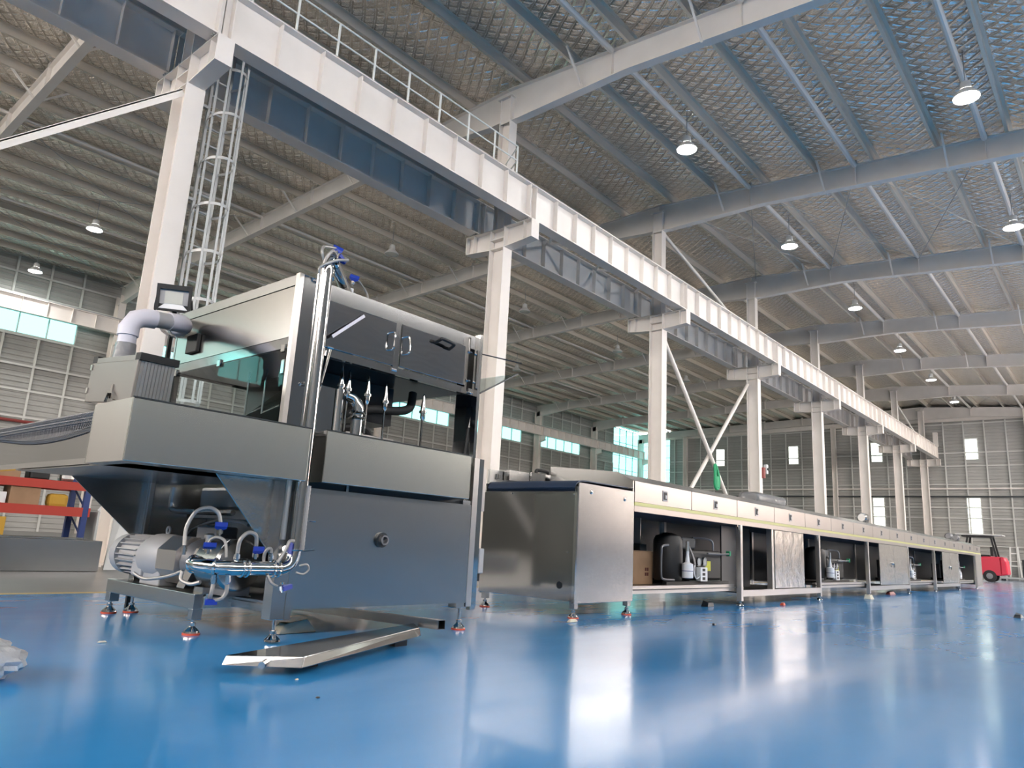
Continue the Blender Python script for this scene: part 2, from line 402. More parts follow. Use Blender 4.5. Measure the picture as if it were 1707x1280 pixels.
# side wall behind the second bay
wl = ob('wall_left', MB().box(XB, XE, YL + 0.06, YL + 0.12, 0, 0.35), wall_m, kind='structure')
WZ0, WZ1 = 8.78, 10.42
TX0 = 59.1
ob('cladding_panel', corr('x', YL, XB, TX0, 0, WZ0, -1), wall_m, wl)
ob('cladding_panel', corr('x', YL, TX0, XE, 0, 5.6, -1), wall_m, wl)
ob('cladding_panel', corr('x', YL, XB, TX0, WZ1, 12.35, -1), wall_m, wl)
wins = []
xprev = XB
for k in range(-3, 7):
    c = 4.72 + 8.4 * k; a, b = c + 0.85, c + 6.85
    if k == 6: a, b = TX0, XE - 0.15
    ob('cladding_panel', corr('x', YL, xprev, a, WZ0, WZ1, -1), wall_m, wl); xprev = b
    wins.append((a, b))
def window(name, axis, c, a0, a1, z0, z1, na, nz, inward, g=None, fm=None):
    """frame, mullions and single panes"""
    g = g or win_glass; fm = fm or girt_m
    mk = (lambda a, b, d0, d1, z_, z2: (a, b, c + min(inward * d0, inward * d1), c + max(inward * d0, inward * d1), z_, z2)) if axis == 'x' else \
         (lambda a, b, d0, d1, z_, z2: (c + min(inward * d0, inward * d1), c + max(inward * d0, inward * d1), a, b, z_, z2))
    t = 0.05
    w = ob(name, MB().box(*mk(a0, a1, -0.02, 0.06, z0 - t, z0)), fm, kind='structure')
    ob('frame_rail', MB().box(*mk(a0, a1, -0.02, 0.06, z1, z1 + t)), fm, w)
    for i in range(na + 1):
        x = a0 + (a1 - a0) * i / na
        ob('mullion', MB().box(*mk(x - 0.025, x + 0.025, -0.02, 0.06, z0, z1)), fm, w)
    for j in range(1, nz):
        z = z0 + (z1 - z0) * j / nz
        ob('transom', MB().box(*mk(a0, a1, -0.02, 0.055, z - 0.02, z + 0.02)), fm, w)
    for i in range(na):
        for j in range(nz):
            xa, xb = a0 + (a1 - a0) * i / na + 0.025, a0 + (a1 - a0) * (i + 1) / na - 0.025
            za, zb = z0 + (z1 - z0) * j / nz + (0.02 if j else 0), z0 + (z1 - z0) * (j + 1) / nz - (0.02 if j < nz - 1 else 0)
            ob('pane', MB().box(*mk(xa, xb, 0.0, 0.012, za, zb)), g, w)
    m_, l_ = (a0 + a1) / 2, a1 - a0
    loc = (m_, c + inward * 0.1, (z0 + z1) / 2) if axis == 'x' else (c + inward * 0.1, m_, (z0 + z1) / 2)
    nv = (0, inward, 0) if axis == 'x' else (inward, 0, 0)
    portal(loc, l_, z1 - z0, nv)
    return w
wn = 1
for i, (a, b) in enumerate(wins):
    if i == len(wins) - 1: window('window_%d' % wn, 'x', YL, a, b, 5.6, 12.2, 4, 5, -1)
    else: window('window_%d' % wn, 'x', YL, a, b, WZ0, WZ1, 5, 1, -1)
    wn += 1
for z in (2.2, 3.6, 4.95, 6.15, 7.28, 8.62, 10.5, 11.5):
    ob('girt', MB().box(0, TX0, YL - 0.14, YL - 0.06, z, z + 0.09), girt_m, wl)
x = 5.9
while x < TX0:
    if all(abs(x - c) > 0.4 for c in CX):
        ob('wall_post', MB().box(x - 0.045, x + 0.045, YL - 0.11, YL - 0.04, 0, WZ0 - 0.05), girt_m, wl)
        ob('wall_post', MB().box(x - 0.045, x + 0.045, YL - 0.11, YL - 0.04, WZ1 + 0.05, 12.3), girt_m, wl)
    x += 1.4
# far end wall
wf = ob('wall_back', MB().box(XE + 0.06, XE + 0.12, YR, YL, 0, 0.35), wall_m, kind='structure')
UP = [(28.65, 29.45), (21.85, 22.65), (15.1, 15.9), (8.45, 9.25), (1.8, 2.6), (-4.9, -4.1)]
LO = [(15.15, 15.95), (8.55, 9.4), (1.9, 2.7), (-4.9, -4.1)]
CW0 = 34.3
def wall_rows(z0, z1, holes, y0=YR, y1=CW0):
    p = y0
    for a, b in sorted(holes) + [(y1, y1)]:
        if a - p > 0.05: ob('cladding_panel', corr('y', XE, p, a, z0, z1, -1), wall_m, wf)
        p = b
wall_rows(0, 3.2, []); wall_rows(3.2, 5.8, LO); wall_rows(5.8, 8.75, []); wall_rows(8.75, 10.3, UP); wall_rows(10.3, 13.2, [])
ob('cladding_panel', corr('y', XE, CW0, YL, 0, 7.3, -1), wall_m, wf)
window('window_%d' % wn, 'y', XE, CW0, YL - 0.1, 7.3, 12.1, 3, 4, -1); wn += 1
for a, b, z0, z1 in [(a, b, 8.75, 10.3) for a, b in UP] + [(a, b, 3.2, 5.8) for a, b in LO]:
    w = ob('window_%d' % wn, MB().box(XE - 0.06, XE, a - 0.06, a, z0, z1), girt_m, kind='structure'); wn += 1
    ob('frame_post', MB().box(XE - 0.06, XE, b, b + 0.06, z0, z1), girt_m, w)
    ob('frame_rail', MB().box(XE - 0.06, XE, a - 0.06, b + 0.06, z0 - 0.06, z0), girt_m, w)
    ob('frame_rail', MB().box(XE - 0.06, XE, a - 0.06, b + 0.06, z1, z1 + 0.06), girt_m, w)
    ob('daylight_or_fill_sheet', corr('y', XE, a, b, z0, z1, -1), daysheet, w)
for z in (1.3, 2.3, 4.3, 5.1, 6.85, 8.24, 9.25, 11.5):
    ob('girt', MB().box(XE - 0.15, XE - 0.07, YR, CW0, z - 0.04, z + 0.04), girt_m, wf)
y = -8.4
while y < CW0:
    ob('wall_post', MB().box(XE - 0.12, XE - 0.05, y - 0.045, y + 0.045, 0, 12.6), girt_m, wf)
    y += 1.36
ob('wall_pipe', MB().cyl((XE - 0.25, YR, 6.5), (XE - 0.25, CW0, 6.5), 0.07, 10), white, wf, True)
ob('cable_tray', MB().box(XE - 0.3, XE - 0.15, YR, CW0, 5.86, 5.96), dark, wf)
# wall behind the camera's side and the end wall behind the camera: high windows, daylight sheets and an added fill band
wr = ob('wall_right', MB().box(XB, XE, YR - 0.12, YR - 0.06, 0, 0.12), dwall_m, kind='structure')
SZ0, SZ1 = 10.15, 11.2                      # continuous high window band
for a, b, c, d in ((XB, XE, 0, 1.6), (XB, 33, 1.6, 6.0), (60, XE, 1.6, 6.0), (XB, XE, 6.0, 6.4), (XB, 24, 6.4, 9.6), (63, XE, 6.4, 9.6), (XB, XE, 9.6, SZ0)):
    ob('cladding_panel', corr('x', YR, a, b, c, d, 1), dwall_m, wr)
for i in range(13): ob('daylight_or_fill_sheet', corr('x', YR, 24 + 3 * i, 26.9 + 3 * i, 6.4, 9.6, 1), fill_sheet, wr)  # unseen band added as fill light for the far roof and beams
portal((43.5, YR - 0.1, 8.0), 39, 3.2, (0, 1, 0))
for i in range(9): ob('daylight_or_fill_sheet', corr('x', YR, 33 + 3 * i, 35.9 + 3 * i, 1.6, 6.0, 1), daysheet_w, wr)
ob('cladding_panel', corr('x', YR, XB, XE, SZ1, 11.5, 1, 0.3), dwall_m, wr)
for i in range(21):
    xm = XB + (XE - XB) * i / 20
    ob('mullion', MB().box(xm - 0.06, xm + 0.06, YR - 0.05, YR + 0.05, SZ0, SZ1), girt_m, wr)
portal(((XB + XE) / 2, YR - 0.1, (SZ0 + SZ1) / 2), XE - XB, SZ1 - SZ0, (0, 1, 0))
wb = ob('wall_front', MB().box(XB - 0.12, XB - 0.06, YR, YL, 0, 0.12), dwall_m, kind='structure')
ob('cladding_panel', corr('y', XB, YR, YL, 0, 9.4, 1), dwall_m, wb)
for i in range(12):
    ya, yb = YR + (YL - YR) * i / 12, YR + (YL - YR) * (i + 1) / 12
    ob('mullion', MB().box(XB - 0.05, XB + 0.05, ya - 0.06, ya + 0.06, 9.4, 13.2), girt_m, wb)
    ob('pane', MB().box(XB - 0.006, XB + 0.006, ya + 0.06, yb - 0.06, 9.4, 13.2), grey_glass, wb)
portal((XB - 0.1, (YR + YL) / 2, 11.2), YL - YR, 3.6, (1, 0, 0))

# ------------------------------------------------------------------ steel frame
GZ0, GZ1 = 8.77, 9.73            # crane girder
def middle_column(k):
    x = CX[k]
    lab = ['white steel column with corbels behind the caged ladder and coating machine', 'second white steel column of the middle row, beyond the coating machine',
           'third white steel column of the middle row, at one end of the crossed braces', 'fourth white steel column of the middle row, at the other end of the crossed braces',
           'fifth white steel column of the middle row counted from the caged ladder', 'sixth white steel column of the middle row counted from the caged ladder',
           'seventh white steel column of the middle row counted from the caged ladder', 'last white steel column of the middle row, by the far end wall'][k]
    t = thing('steel_column', lab, 'column', (x, YC, 0), 'middle row of steel columns')
    ob('shaft', MB().ivert(x, YC, 0.03, 8.74, 0.17, 0.25), white, t)
    ob('base_plate', MB().box(x - 0.25, x + 0.25, YC - 0.35, YC + 0.35, 0, 0.03), white, t)
    ob('upper_shaft', MB().ivert(x, YC, 8.74, top_r(YC) - 0.3, 0.15, 0.19), white, t)
    for s in (-1, 1):
        ya, yb = YC + s * 0.25, YC + s * 1.13
        ob('corbel', MB().ibeam('y', x, [(ya, 8.74, 8.16, 0.15), (yb, 8.74, 8.24, 0.15)]), white, t)
        ob('end_plate', MB().box(x - 0.15, x + 0.15, min(yb, yb + s * 0.02), max(yb, yb + s * 0.02), 8.24, 8.74), white, t)
        ob('corbel_stiffener', MB().box(x - 0.14, x - 0.012, YC + s * 0.86, YC + s * 0.88, 8.26, 8.72), white, t)
        for z in (8.16, 8.42, 8.70):
            ob('web_plate', MB().box(x + (-0.16 if s < 0 else 0.012), x + (-0.012 if s < 0 else 0.16), YC - 0.23, YC + 0.23, z, z + 0.02), white, t)
    ob('web_plate', MB().box(x - 0.125, x - 0.105, YC - 0.175, YC + 0.175, top_r(YC) - 1.05, top_r(YC) - 0.32), white, t)
    ob('cap_plate', MB().box(x - 0.2, x + 0.2, YC - 0.26, YC + 0.26, top_r(YC) - 0.3, top_r(YC) - 0.27), white, t)
for k in range(8): middle_column(k)
NM = ['bay before the caged ladder', 'bay with the handrail', 'second bay beyond the ladder', 'bay over the crossed braces', 'fourth bay beyond the ladder', 'fifth bay beyond the ladder', 'sixth bay beyond the ladder', 'end bay by the far wall']
def girder(x0, x1, y, label, group, nst=9, z0=GZ0, z1=GZ1, hw=0.17):
    t = thing('crane_girder', label, 'girder', ((x0 + x1) / 2, y, z0), group)
    ob('beam', MB().ibeam('x', y, [(x0 + 0.01, z1, z0, hw), (x1 - 0.01, z1, z0, hw)], 0.03, 0.012), white, t)
    ob('crane_rail', MB().box(x0 + 0.01, x1 - 0.01, y - 0.035, y + 0.035, z1, z1 + 0.08), galv, t)
    for i in range(nst + 1):
        x = x0 + 0.12 + (x1 - x0 - 0.24) * i / nst
        ob('stiffener', MB().box(x - 0.008, x + 0.008, y - hw + 0.02, y - 0.012, z0 + 0.03, z1 - 0.03), white, t)
    for i in (0, nst):
        x = x0 + 0.12 + (x1 - x0 - 0.24) * i / nst
        for dx in (-0.05, 0.05):
            for dy in (-0.11, -0.05): ob('bolt', MB().cyl((x + dx, y + dy, z0 - 0.025), (x + dx, y + dy, z0), 0.016, 6), galv, t)
for k in range(-1, 7):
    x0 = 4.72 + 8.4 * k
    girder(x0, x0 + 8.4, 11.1, 'white crane girder with stiffeners, front line, ' + NM[k + 1], 'front crane girders')
    girder(x0, x0 + 8.4, 12.9, 'white crane girder with stiffeners, rear line, ' + NM[k + 1], 'rear crane girders')
# plate between the two girders of the handrail bay and the bracing between the others
ob('walkway_plate', MB().box(CX[0] - 2.0, CX[1] - 0.3, 11.29, 12.71, GZ1 - 0.02, GZ1 + 0.01), galv, label='grey walkway plate between crane girders behind the handrail', cat='walkway')
for k in range(1, 7):
    t = thing('girder_bracing', 'flat zigzag bracing between the two crane girders, ' + NM[k + 1], 'bracing', (CX[k], YC, GZ1 - 0.2), 'girder bracing')
    for i in range(6):
        xa = CX[k] + 0.4 + 1.27 * i; yy = (11.27, 12.73) if i % 2 else (12.73, 11.27)
        ob('brace_bar', MB().bar((xa, yy[0], GZ1 - 0.12), (xa + 1.27, yy[1], GZ1 - 0.12), 0.07, 0.05), white, t)
# end stop of the runway
ob('end_stop', MB().box(XE - 0.75, XE - 0.45, 10.95, 11.25, GZ1, GZ1 + 1.1), white, label='white upright buffer stop on the end of the crane girder', cat='buffer stop')

# rafters
def roof_beam(k, side):
    x = CX[k]
    near = ['over the caged ladder', 'over the second column', 'over the third column', 'over the fourth column', 'over the fifth column', 'over the sixth column', 'over the seventh column', 'against the far end wall'][k]
    if side == 'r':
        lab = 'white tapered roof beam of the main hall, ' + near
        t = thing('roof_beam', lab, 'beam', (x, YC, top_r(YC) - 1), 'main hall roof beams')
        st = [(q, top_r(q), top_r(q) - d, 0.12) for q, d in ((YC + 0.0, 1.0), (11.6, 1.0), (8.2, 0.7), (0, 0.68), (YR, 0.9))]
        pos, tf, lowy = [8.62, 5.35, 2.05, -1.25], top_r, 0.68
    else:
        lab = 'white roof beam of the side bay, ' + near
        t = thing('roof_beam', lab, 'beam', (x, YC, top_l(YC) - 1), 'side bay roof beams')
        st = [(q, top_l(q), top_l(q) - d, 0.11) for q, d in ((YC + 0.02, 0.95), (12.5, 0.95), (15.5, 0.62), (34, 0.62), (YL - 0.35, 0.95))]
        pos, tf, lowy = [15.2, 17.9, 21.2, 24.5, 27.8, 31.0, 34.2], top_l, 0.62
    ob('beam', MB().ibeam('y', x, st, 0.022, 0.012), white, t)
    for q in pos:
        ob('stiffener', MB().box(x - 0.11, x - 0.012, q - 0.008, q + 0.008, tf(q) - lowy + 0.024, tf(q) - 0.024), white, t)
        if k < 6:
            for s in (-1, 1):
                p0 = Vector((x + s * 0.09, q + 0.9, tf(q) - lowy + 0.04)); p1 = Vector((x + s * 0.75, q + 0.9, tf(q + 0.9) + 0.05))
                ob('fly_brace', MB().bar(p0, p1, 0.05, 0.05), white, t)
        ob('cleat', MB().box(x - 0.1, x + 0.1, q - 0.07, q + 0.07, tf(q) + 0.0, tf(q) + 0.12), white, t)
    return t
for k in range(8):
    if k: roof_beam(k, 'r')
    roof_beam(k, 'l')
# columns and crane girders along the side wall
for k in range(1, 8):
    x = CX[k]
    t = thing('wall_column', '%s white steel column along the side wall, counted from the storage rack' % ORD[k - 1], 'column', (x, YL - 0.55, 0), 'side wall columns')
    ob('shaft', MB().ivert(x, YL - 0.55, 0, 11.55, 0.16, 0.27), white, t)
    ob('corbel', MB().ibeam('y', x, [(YL - 1.4, 9.52, 9.12, 0.14), (YL - 0.82, 9.52, 8.95, 0.14)]), white, t)
for k in range(0, 7):
    girder(CX[k], CX[k] + 8.4, 36.84, '%s white crane girder along the side wall, counted from the storage rack' % ORD[k], 'side wall crane girders', 8, 9.52, 10.24, 0.14)
# columns of the far end wall
for y, n in ((32.5, 'nearest the tall corner window'), (18.75, 'between two narrow windows'), (5.2, 'beyond the forklift')):
    t = thing('wall_column', 'slim white column on the far end wall, ' + n, 'column', (XE - 0.4, y, 0), 'end wall columns')
    ob('shaft', MB().ivert(XE - 0.35, y, 0, 11.7, 0.16, 0.18), white, t)
ob('end_beam', MB().ibeam('y', XE - 0.25, [(YR, 11.95, 11.55, 0.1), (YC, 12.1, 11.7, 0.1), (YL - 0.2, 11.8, 11.4, 0.1)]), white, label='white horizontal beam under the roof on the far end wall', cat='beam')
# crossed braces between the third and fourth columns and other bracing
def brace(p, q, label, r=0.075, group='diagonal braces'):
    ob('diagonal_brace', MB().cyl(p, q, r, 12), white, sm=True, label=label, cat='brace', group=group)
brace((22.0, 12, 7.9), (29.6, 12, 0.35), 'grey diagonal brace sloping down from the third column')
brace((29.65, 12.16, 7.9), (21.8, 12.16, 0.6), 'grey diagonal brace sloping down from the fourth column')
t = thing('diagonal_brace', 'white angle brace running down from the first column below its corbel', 'brace', (4.5, 12, 7.9), 'diagonal braces')
ob('angle_leg', MB().bar((4.56, 11.9, 8.06), (-3.4, 11.9, 0.72), 0.14, 0.02), white, t)
ob('angle_leg', MB().bar((4.56, 11.84, 8.0), (-3.4, 11.84, 0.66), 0.02, 0.13), white, t)
brace((55.2, 12, 11.9), (63.45, 12, 9.9), 'white diagonal brace high between the last two columns', 0.06)
brace((21.6, 12, 12.0), (29.85, 12, 9.9), 'white diagonal brace above the crane girder in the crossed brace bay', 0.06)
# thin tie rods under the foil
def rod(p, q, lab): ob('tie_rod', MB().cyl(p, q, 0.014, 6), galv, sm=True, label=lab, cat='tie rod', group='roof tie rods')
for i, (ya, yb, nm) in enumerate(((8.62, 11.8, 'ridge'), (5.35, 8.62, 'lamp row'), (2.05, 5.35, 'outer lamp row'))):
    for (xa, xb, bn) in ((CX[2], CX[3], 'above the crossed braces'), (CX[6], CX[7], 'in the end bay')):
        rod((xa, ya, top_r(ya) - 0.1), (xb, yb, top_r(yb) - 0.1), 'thin rod rising towards the ridge, %s strip, %s' % (nm, bn))
        rod((xa, yb, top_r(yb) - 0.1), (xb, ya, top_r(ya) - 0.1), 'thin rod falling from the ridge, %s strip, %s' % (nm, bn))
for i, (ya, yb) in enumerate(((24.5, 31.0), (31.0, 37.0))):
    rod((CX[0], ya, top_l(ya) - 0.1), (CX[1], yb, top_l(yb) - 0.1), 'thin roof rod slanting to the wall, %s of the side bay' % ORD[i])
    rod((CX[0], yb, top_l(yb) - 0.1), (CX[1], ya, top_l(ya) - 0.1), 'thin roof rod slanting from the wall, %s of the side bay' % ORD[i])

# handrail on the front girder
t = thing('handrail', 'white tubular handrail standing on the crane girder', 'handrail', (8.5, 11.05, GZ1), None)
hx = [4.25, 5.15, 6.05, 6.97, 7.88, 8.82, 9.76, 10.70, 11.63, 12.50]
for x in hx: ob('post', MB().bar((x, 11.05, GZ1), (x, 11.05, GZ1 + 0.83), 0.035, 0.035, (1, 0, 0)), rail_m, t)
for z in (0.06, 0.44, 0.83): ob('rail', MB().cyl((hx[0] - 0.3, 11.05, GZ1 + z), (hx[-1], 11.05, GZ1 + z), 0.018, 8), rail_m, t, True)
for z in (0.44, 0.83): ob('end_rail', MB().cyl((hx[-1], 11.05, GZ1 + z), (hx[-1] + 0.5, 11.9, GZ1 + z), 0.018, 8), rail_m, t, True)

# caged ladder
t = thing('caged_ladder', 'galvanised caged ladder beside the first white column', 'ladder', (5.25, 12, 0))
for x in (5.09, 5.42): ob('rail', MB().box(x - 0.025, x + 0.025, 11.97, 12.03, 0.0, 9.6), galv, t)
z = 0.3
while z < 9.5:
    ob('rung', MB().cyl((5.09, 12, z), (5.42, 12, z), 0.021, 8), galv, t, True); z += 0.32
hoop = [(5.09, 12.0), (5.0, 11.75), (5.03, 11.45), (5.15, 11.3), (5.255, 11.26), (5.36, 11.3), (5.48, 11.45), (5.51, 11.75), (5.42, 12.0)]
z = 2.6
while z < 9.3:
    ps = smooth([(a, b, z) for a, b in hoop], 3)
    secs = [[p + Vector((0, 0, -0.025)), p + Vector((0, 0, 0.025))] for p in ps]
    m_ = MB(); 
    for i in range(len(ps) - 1): pass
    ctr = Vector((5.255, 11.6, z))
    m_.loft([[p + Vector((0, 0, -0.025)), p + Vector((0, 0, 0.025)), p + (ctr - p).normalized() * 0.008 + Vector((0, 0, 0.025)), p + (ctr - p).normalized() * 0.008 + Vector((0, 0, -0.025))] for p in ps])
    ob('cage_hoop', m_, galv, t); z += 0.85
for a, b in ((5.01, 11.6), (5.09, 11.36), (5.255, 11.26), (5.42, 11.36), (5.5, 11.6)):
    ob('cage_strap', MB().box(a - 0.02, a + 0.02, b - 0.006, b + 0.006, 2.6, 9.3), galv, t)
for z in (2.5, 4.4, 6.2, 8.0): ob('wall_bracket', MB().box(4.88, 5.09, 11.96, 12.04, z, z + 0.05), galv, t)

t = thing('alarm_box', 'red and white alarm box on the fourth column', 'alarm', (30.2, 11.72, 4.3))
ob('call_point', MB().box(30.02, 30.2, 11.66, 11.76, 3.9, 4.35), pipe_red, t, bev=0.01)
ob('siren', MB().box(30.25, 30.42, 11.62, 11.76, 4.1, 4.5), white_l, t, bev=0.02)
ob('siren_mouth', MB().lathe((30.335, 11.62, 4.3), (0, -1, 0), [(0, 0.05), (0.05, 0.07), (0.06, 0.05)], 12), dark, t, True)

# high bay lamps
def make_lamp(x, y, zt, on, lab):
    z = zt - 0.95
    t = thing('high_bay_lamp', lab, 'lamp', (x, y, z), 'high bay lamps')
    ob('hanger', MB().cyl((x, y, z + 0.42), (x, y, zt + 0.22), 0.012, 6), galv, t)
    ob('driver_box', MB().lathe((x, y, z + 0.18), (0, 0, 1), [(0, 0.13), (0.2, 0.11), (0.24, 0.05)], 16), lampb, t, True)
    ob('reflector', MB().lathe((x, y, z), (0, 0, 1), [(0.0, 0.27), (0.015, 0.28), (0.06, 0.265), (0.2, 0.13)], 24, False), lampb, t, True)
    ob('lens', MB().lathe((x, y, z + 0.005), (0, 0, 1), [(0.0, 0.22), (0.02, 0.26)], 24), lamp_on if on else lampg, t, True)
    return t
LN = ['first', 'second', 'third', 'fourth', 'fifth', 'sixth']
for i, x in enumerate((16.75, 24.75, 32.9, 41.0, 48.7, 56.1)):
    make_lamp(x, 8.5, top_r(8.5), True, 'lit high bay lamp, %s of the row nearer the columns' % LN[i])
for i, x in enumerate((17.6, 25.9, 34.3)):
    make_lamp(x, 1.95, top_r(1.95), True, 'lit high bay lamp, %s of the outer row over the open floor' % LN[i])
make_lamp(8.8, 28.9, top_l(28.9), True, 'lit high bay lamp in the side bay, between roof beam and wall')
make_lamp(8.9, 35.7, top_l(35.7), True, 'lit high bay lamp in the side bay, close to the side wall')
for i, (x, y) in enumerate(((17.1, 21.5), (25.5, 21.5), (33.9, 21.5), (25.5, 29.0), (33.9, 29.0), (42.3, 21.5))):
    make_lamp(x, y, top_l(y), False, 'unlit high bay lamp in the side bay, %s from the coating machine' % LN[i])
ob('fire_main_pipe', MB().cyl((0, YL - 0.3, 4.78), (TX0, YL - 0.3, 4.78), 0.07, 8), pipe_red, sm=True, label='dark red pipe running along the side wall', cat='pipe')

# ------------------------------------------------------------------ coating machine
def foot(parent, x, y, ztop, pad=True):
    f = ob('adjustable_foot', MB().lathe((x, y, 0.012), (0, 0, 1), [(0, 0.05), (0.012, 0.048), (0.035, 0.022), (0.045, 0.018), (0.045, 0.022), (0.062, 0.022), (0.064, 0.011), (max(0.07, ztop - 0.012), 0.011)], 14), polish, parent, True)
    if pad: ob('rubber_pad', MB().lathe((x, y, 0), (0, 0, 1), [(0, 0.054), (0.012, 0.054)], 18), pad_m, f, True)
    return f
M = thing('coating_machine', 'large stainless steel coating machine with raised hood and side tanks', 'machine', (3.4, 5.0, 0))
F0 = 4.05
ob('lower_panel', MB().box(2.66, 4.27, F0, F0 + 0.02, 0.2, 0.955), brushed, M)
p = ob('drain_port', MB().lathe((3.368, F0, 0.648), (0, -1, 0), [(0, 0.052), (0.018, 0.052), (0.018, 0.036), (0.002, 0.034)], 22, False), dark, M, True)
ob('port_socket', MB().lathe((3.368, F0 - 0.001, 0.648), (0, -1, 0), [(0, 0.034), (0.045, 0.034), (0.045, 0.024), (0.012, 0.022)], 18), cast_d, p, True)
ob('gap_shade_strip', MB().box(2.68, 4.26, F0 + 0.05, F0 + 0.09, 0.94, 0.996), dark, M)  # dark strip standing in for the shade in the gap below the tanks
# frame legs
for (x0, x1, y0, y1, z0) in ((2.56, 2.66, 4.05, 4.15, 0.14), (2.50, 2.58, 5.88, 5.97, 0.14), (4.18, 4.27, 4.06, 4.15, 0.16), (4.18, 4.27, 5.88, 5.97, 0.16)):
    ob('leg', MB().box(x0, x1, y0, y1, z0, 0.99), brushed_h, M, bev=0.004)
ob('leg_plate', MB().box(2.655, 2.70, 4.045, 4.05, 0.14, 0.3), brushed_h, M)
ob('back_panel', MB().box(2.58, 4.27, 5.95, 5.97, 0.2, 1.34), brushed, M)
ob('side_panel', MB().box(4.27, 4.285, 4.15, 5.95, 0.2, 1.34), brushed, M)
ob('inner_panel', MB().box(3.05, 3.07, 4.08, 5.94, 0.25, 0.99), brushed_h, M)
ob('inner_crossbar', MB().box(2.9, 2.98, 4.2, 5.9, 0.74, 0.80), satin, M)
ob('inner_tank', MB().box(2.86, 3.04, 4.75, 5.75, 0.80, 0.985), brushed_h, M, bev=0.03)
ob('bent_tube', MB().tube(smooth([(2.62, 5.7, 0.96), (2.62, 5.7, 0.82), (2.63, 5.62, 0.78), (2.66, 5.3, 0.78), (2.7, 4.9, 0.78)], 5), 0.022, 8), brushed_h, M, True)
ob('floor_plate', MB().box(2.58, 4.26, 4.08, 5.94, 0.2, 0.22), brushed_h, M)
# under-tank gusset sheets
ob('gusset_sheet', MB().prism([(2.13, 4.12, 0.99), (2.60, 4.12, 0.99), (2.60, 4.12, 0.47), (2.56, 4.12, 0.52)], (0, 0.012, 0)), film, M)
ob('gusset_sheet', MB().prism([(1.93, 5.94, 1.02), (2.54, 5.94, 1.02), (2.54, 5.94, 0.5), (2.46, 5.94, 0.57)], (0, 0.012, 0)), brushed_h, M)
ob('under_sheet', MB().box(1.62, 2.70, 4.1, 5.94, 0.985, 0.993), brushed_h, M)
ob('corner_strut', MB().box(2.515, 2.545, 5.86, 5.90, 0.5, 0.99), satin, M)
# tanks, open topped
def tank(name, x0, x1, y0, y1, z0, z1, m, endm=None, xe=None):
    t_ = 0.012
    o = ob(name, MB().box(x0, x1, y0, y0 + t_, z0, z1), m, M, bev=0.004)
    xf, x1 = x1, xe or x1
    ob('tank_wall', MB().box(x0, x1, y1 - t_, y1, z0, z1), m, o)
    ob('tank_end', MB().box(x0, x0 + t_, y0 + t_, y1 - t_, z0, z1), endm or m, o)
    ob('tank_end', MB().box(x1 - t_, x1, y0 + t_, y1 - t_, z0, z1), endm or m, o)
    ob('tank_floor', MB().box(x0 + t_, x1 - t_, y0 + t_, y1 - t_, z0, z0 + t_), m, o)
    ob('rim_strip', MB().box(x0 - 0.002, xf + 0.002, y0 - 0.004, y0 + t_, z1, z1 + 0.006), dark, o)
    return o
tank('front_tank', 1.525, 2.624, 3.93, 4.45, 0.985, 1.318, tankst, satin, 2.59)
tank('discharge_tank', 2.746, 4.11, 3.93, 4.5, 0.991, 1.327, tankst, mirror)
ob('belt_end_block', MB().box(1.6, 1.72, 4.47, 4.6, 0.99, 1.26), polish, M, bev=0.004)
ob('bearing_bracket', MB().box(1.58, 1.66, 4.49, 4.6, 1.285, 1.325), dark, M)
# infeed trough and wire belt
ob('infeed_trough', MB().box(1.64, 1.66, 4.6, 7.0, 1.03, 1.25), hoodst, M)
ob('trough_rail', MB().box(1.6, 1.66, 4.5, 7.0, 0.995, 1.03), polish, M)
ob('trough_side', MB().box(1.66, 2.6, 5.94, 5.96, 1.0, 1.3), brushed_h, M)
prof = [(2.55, 1.325), (2.3, 1.325), (2.0, 1.325), (1.72, 1.325), (1.64, 1.322), (1.59, 1.305), (1.575, 1.28), (1.59, 1.25), (1.63, 1.215), (1.70, 1.185), (1.8, 1.165), (1.95, 1.155), (2.2, 1.15)]
prof = [(p_.x, p_.z) for p_ in smooth([(a, 0, b) for a, b in prof], 4)]
mb = MB(); ny = 90
for a, b in prof:
    for j in range(ny + 1):
        y = 4.6 + 2.4 * j / ny
        mb.v.append(Vector((a, y + (0.011 if len(mb.v) // (ny + 1) % 2 else 0), b - (0.05 * math.sin(math.pi * j / ny * 1.3) if b < 1.24 else 0))))
for i in range(len(prof) - 1):
    for j in range(ny): mb.f.append((i * (ny + 1) + j, i * (ny + 1) + j + 1, (i + 1) * (ny + 1) + j + 1, (i + 1) * (ny + 1) + j))
wbm = ob('wire_belt', mb, cast_d, M, kind='stuff')
wm = wbm.modifiers.new('wires', 'WIREFRAME'); wm.thickness = 0.004; wm.use_boundary = True
ob('belt_roller', MB().cyl((1.645, 4.56, 1.27), (1.645, 7.0, 1.27), 0.035, 12), dark, M, True)
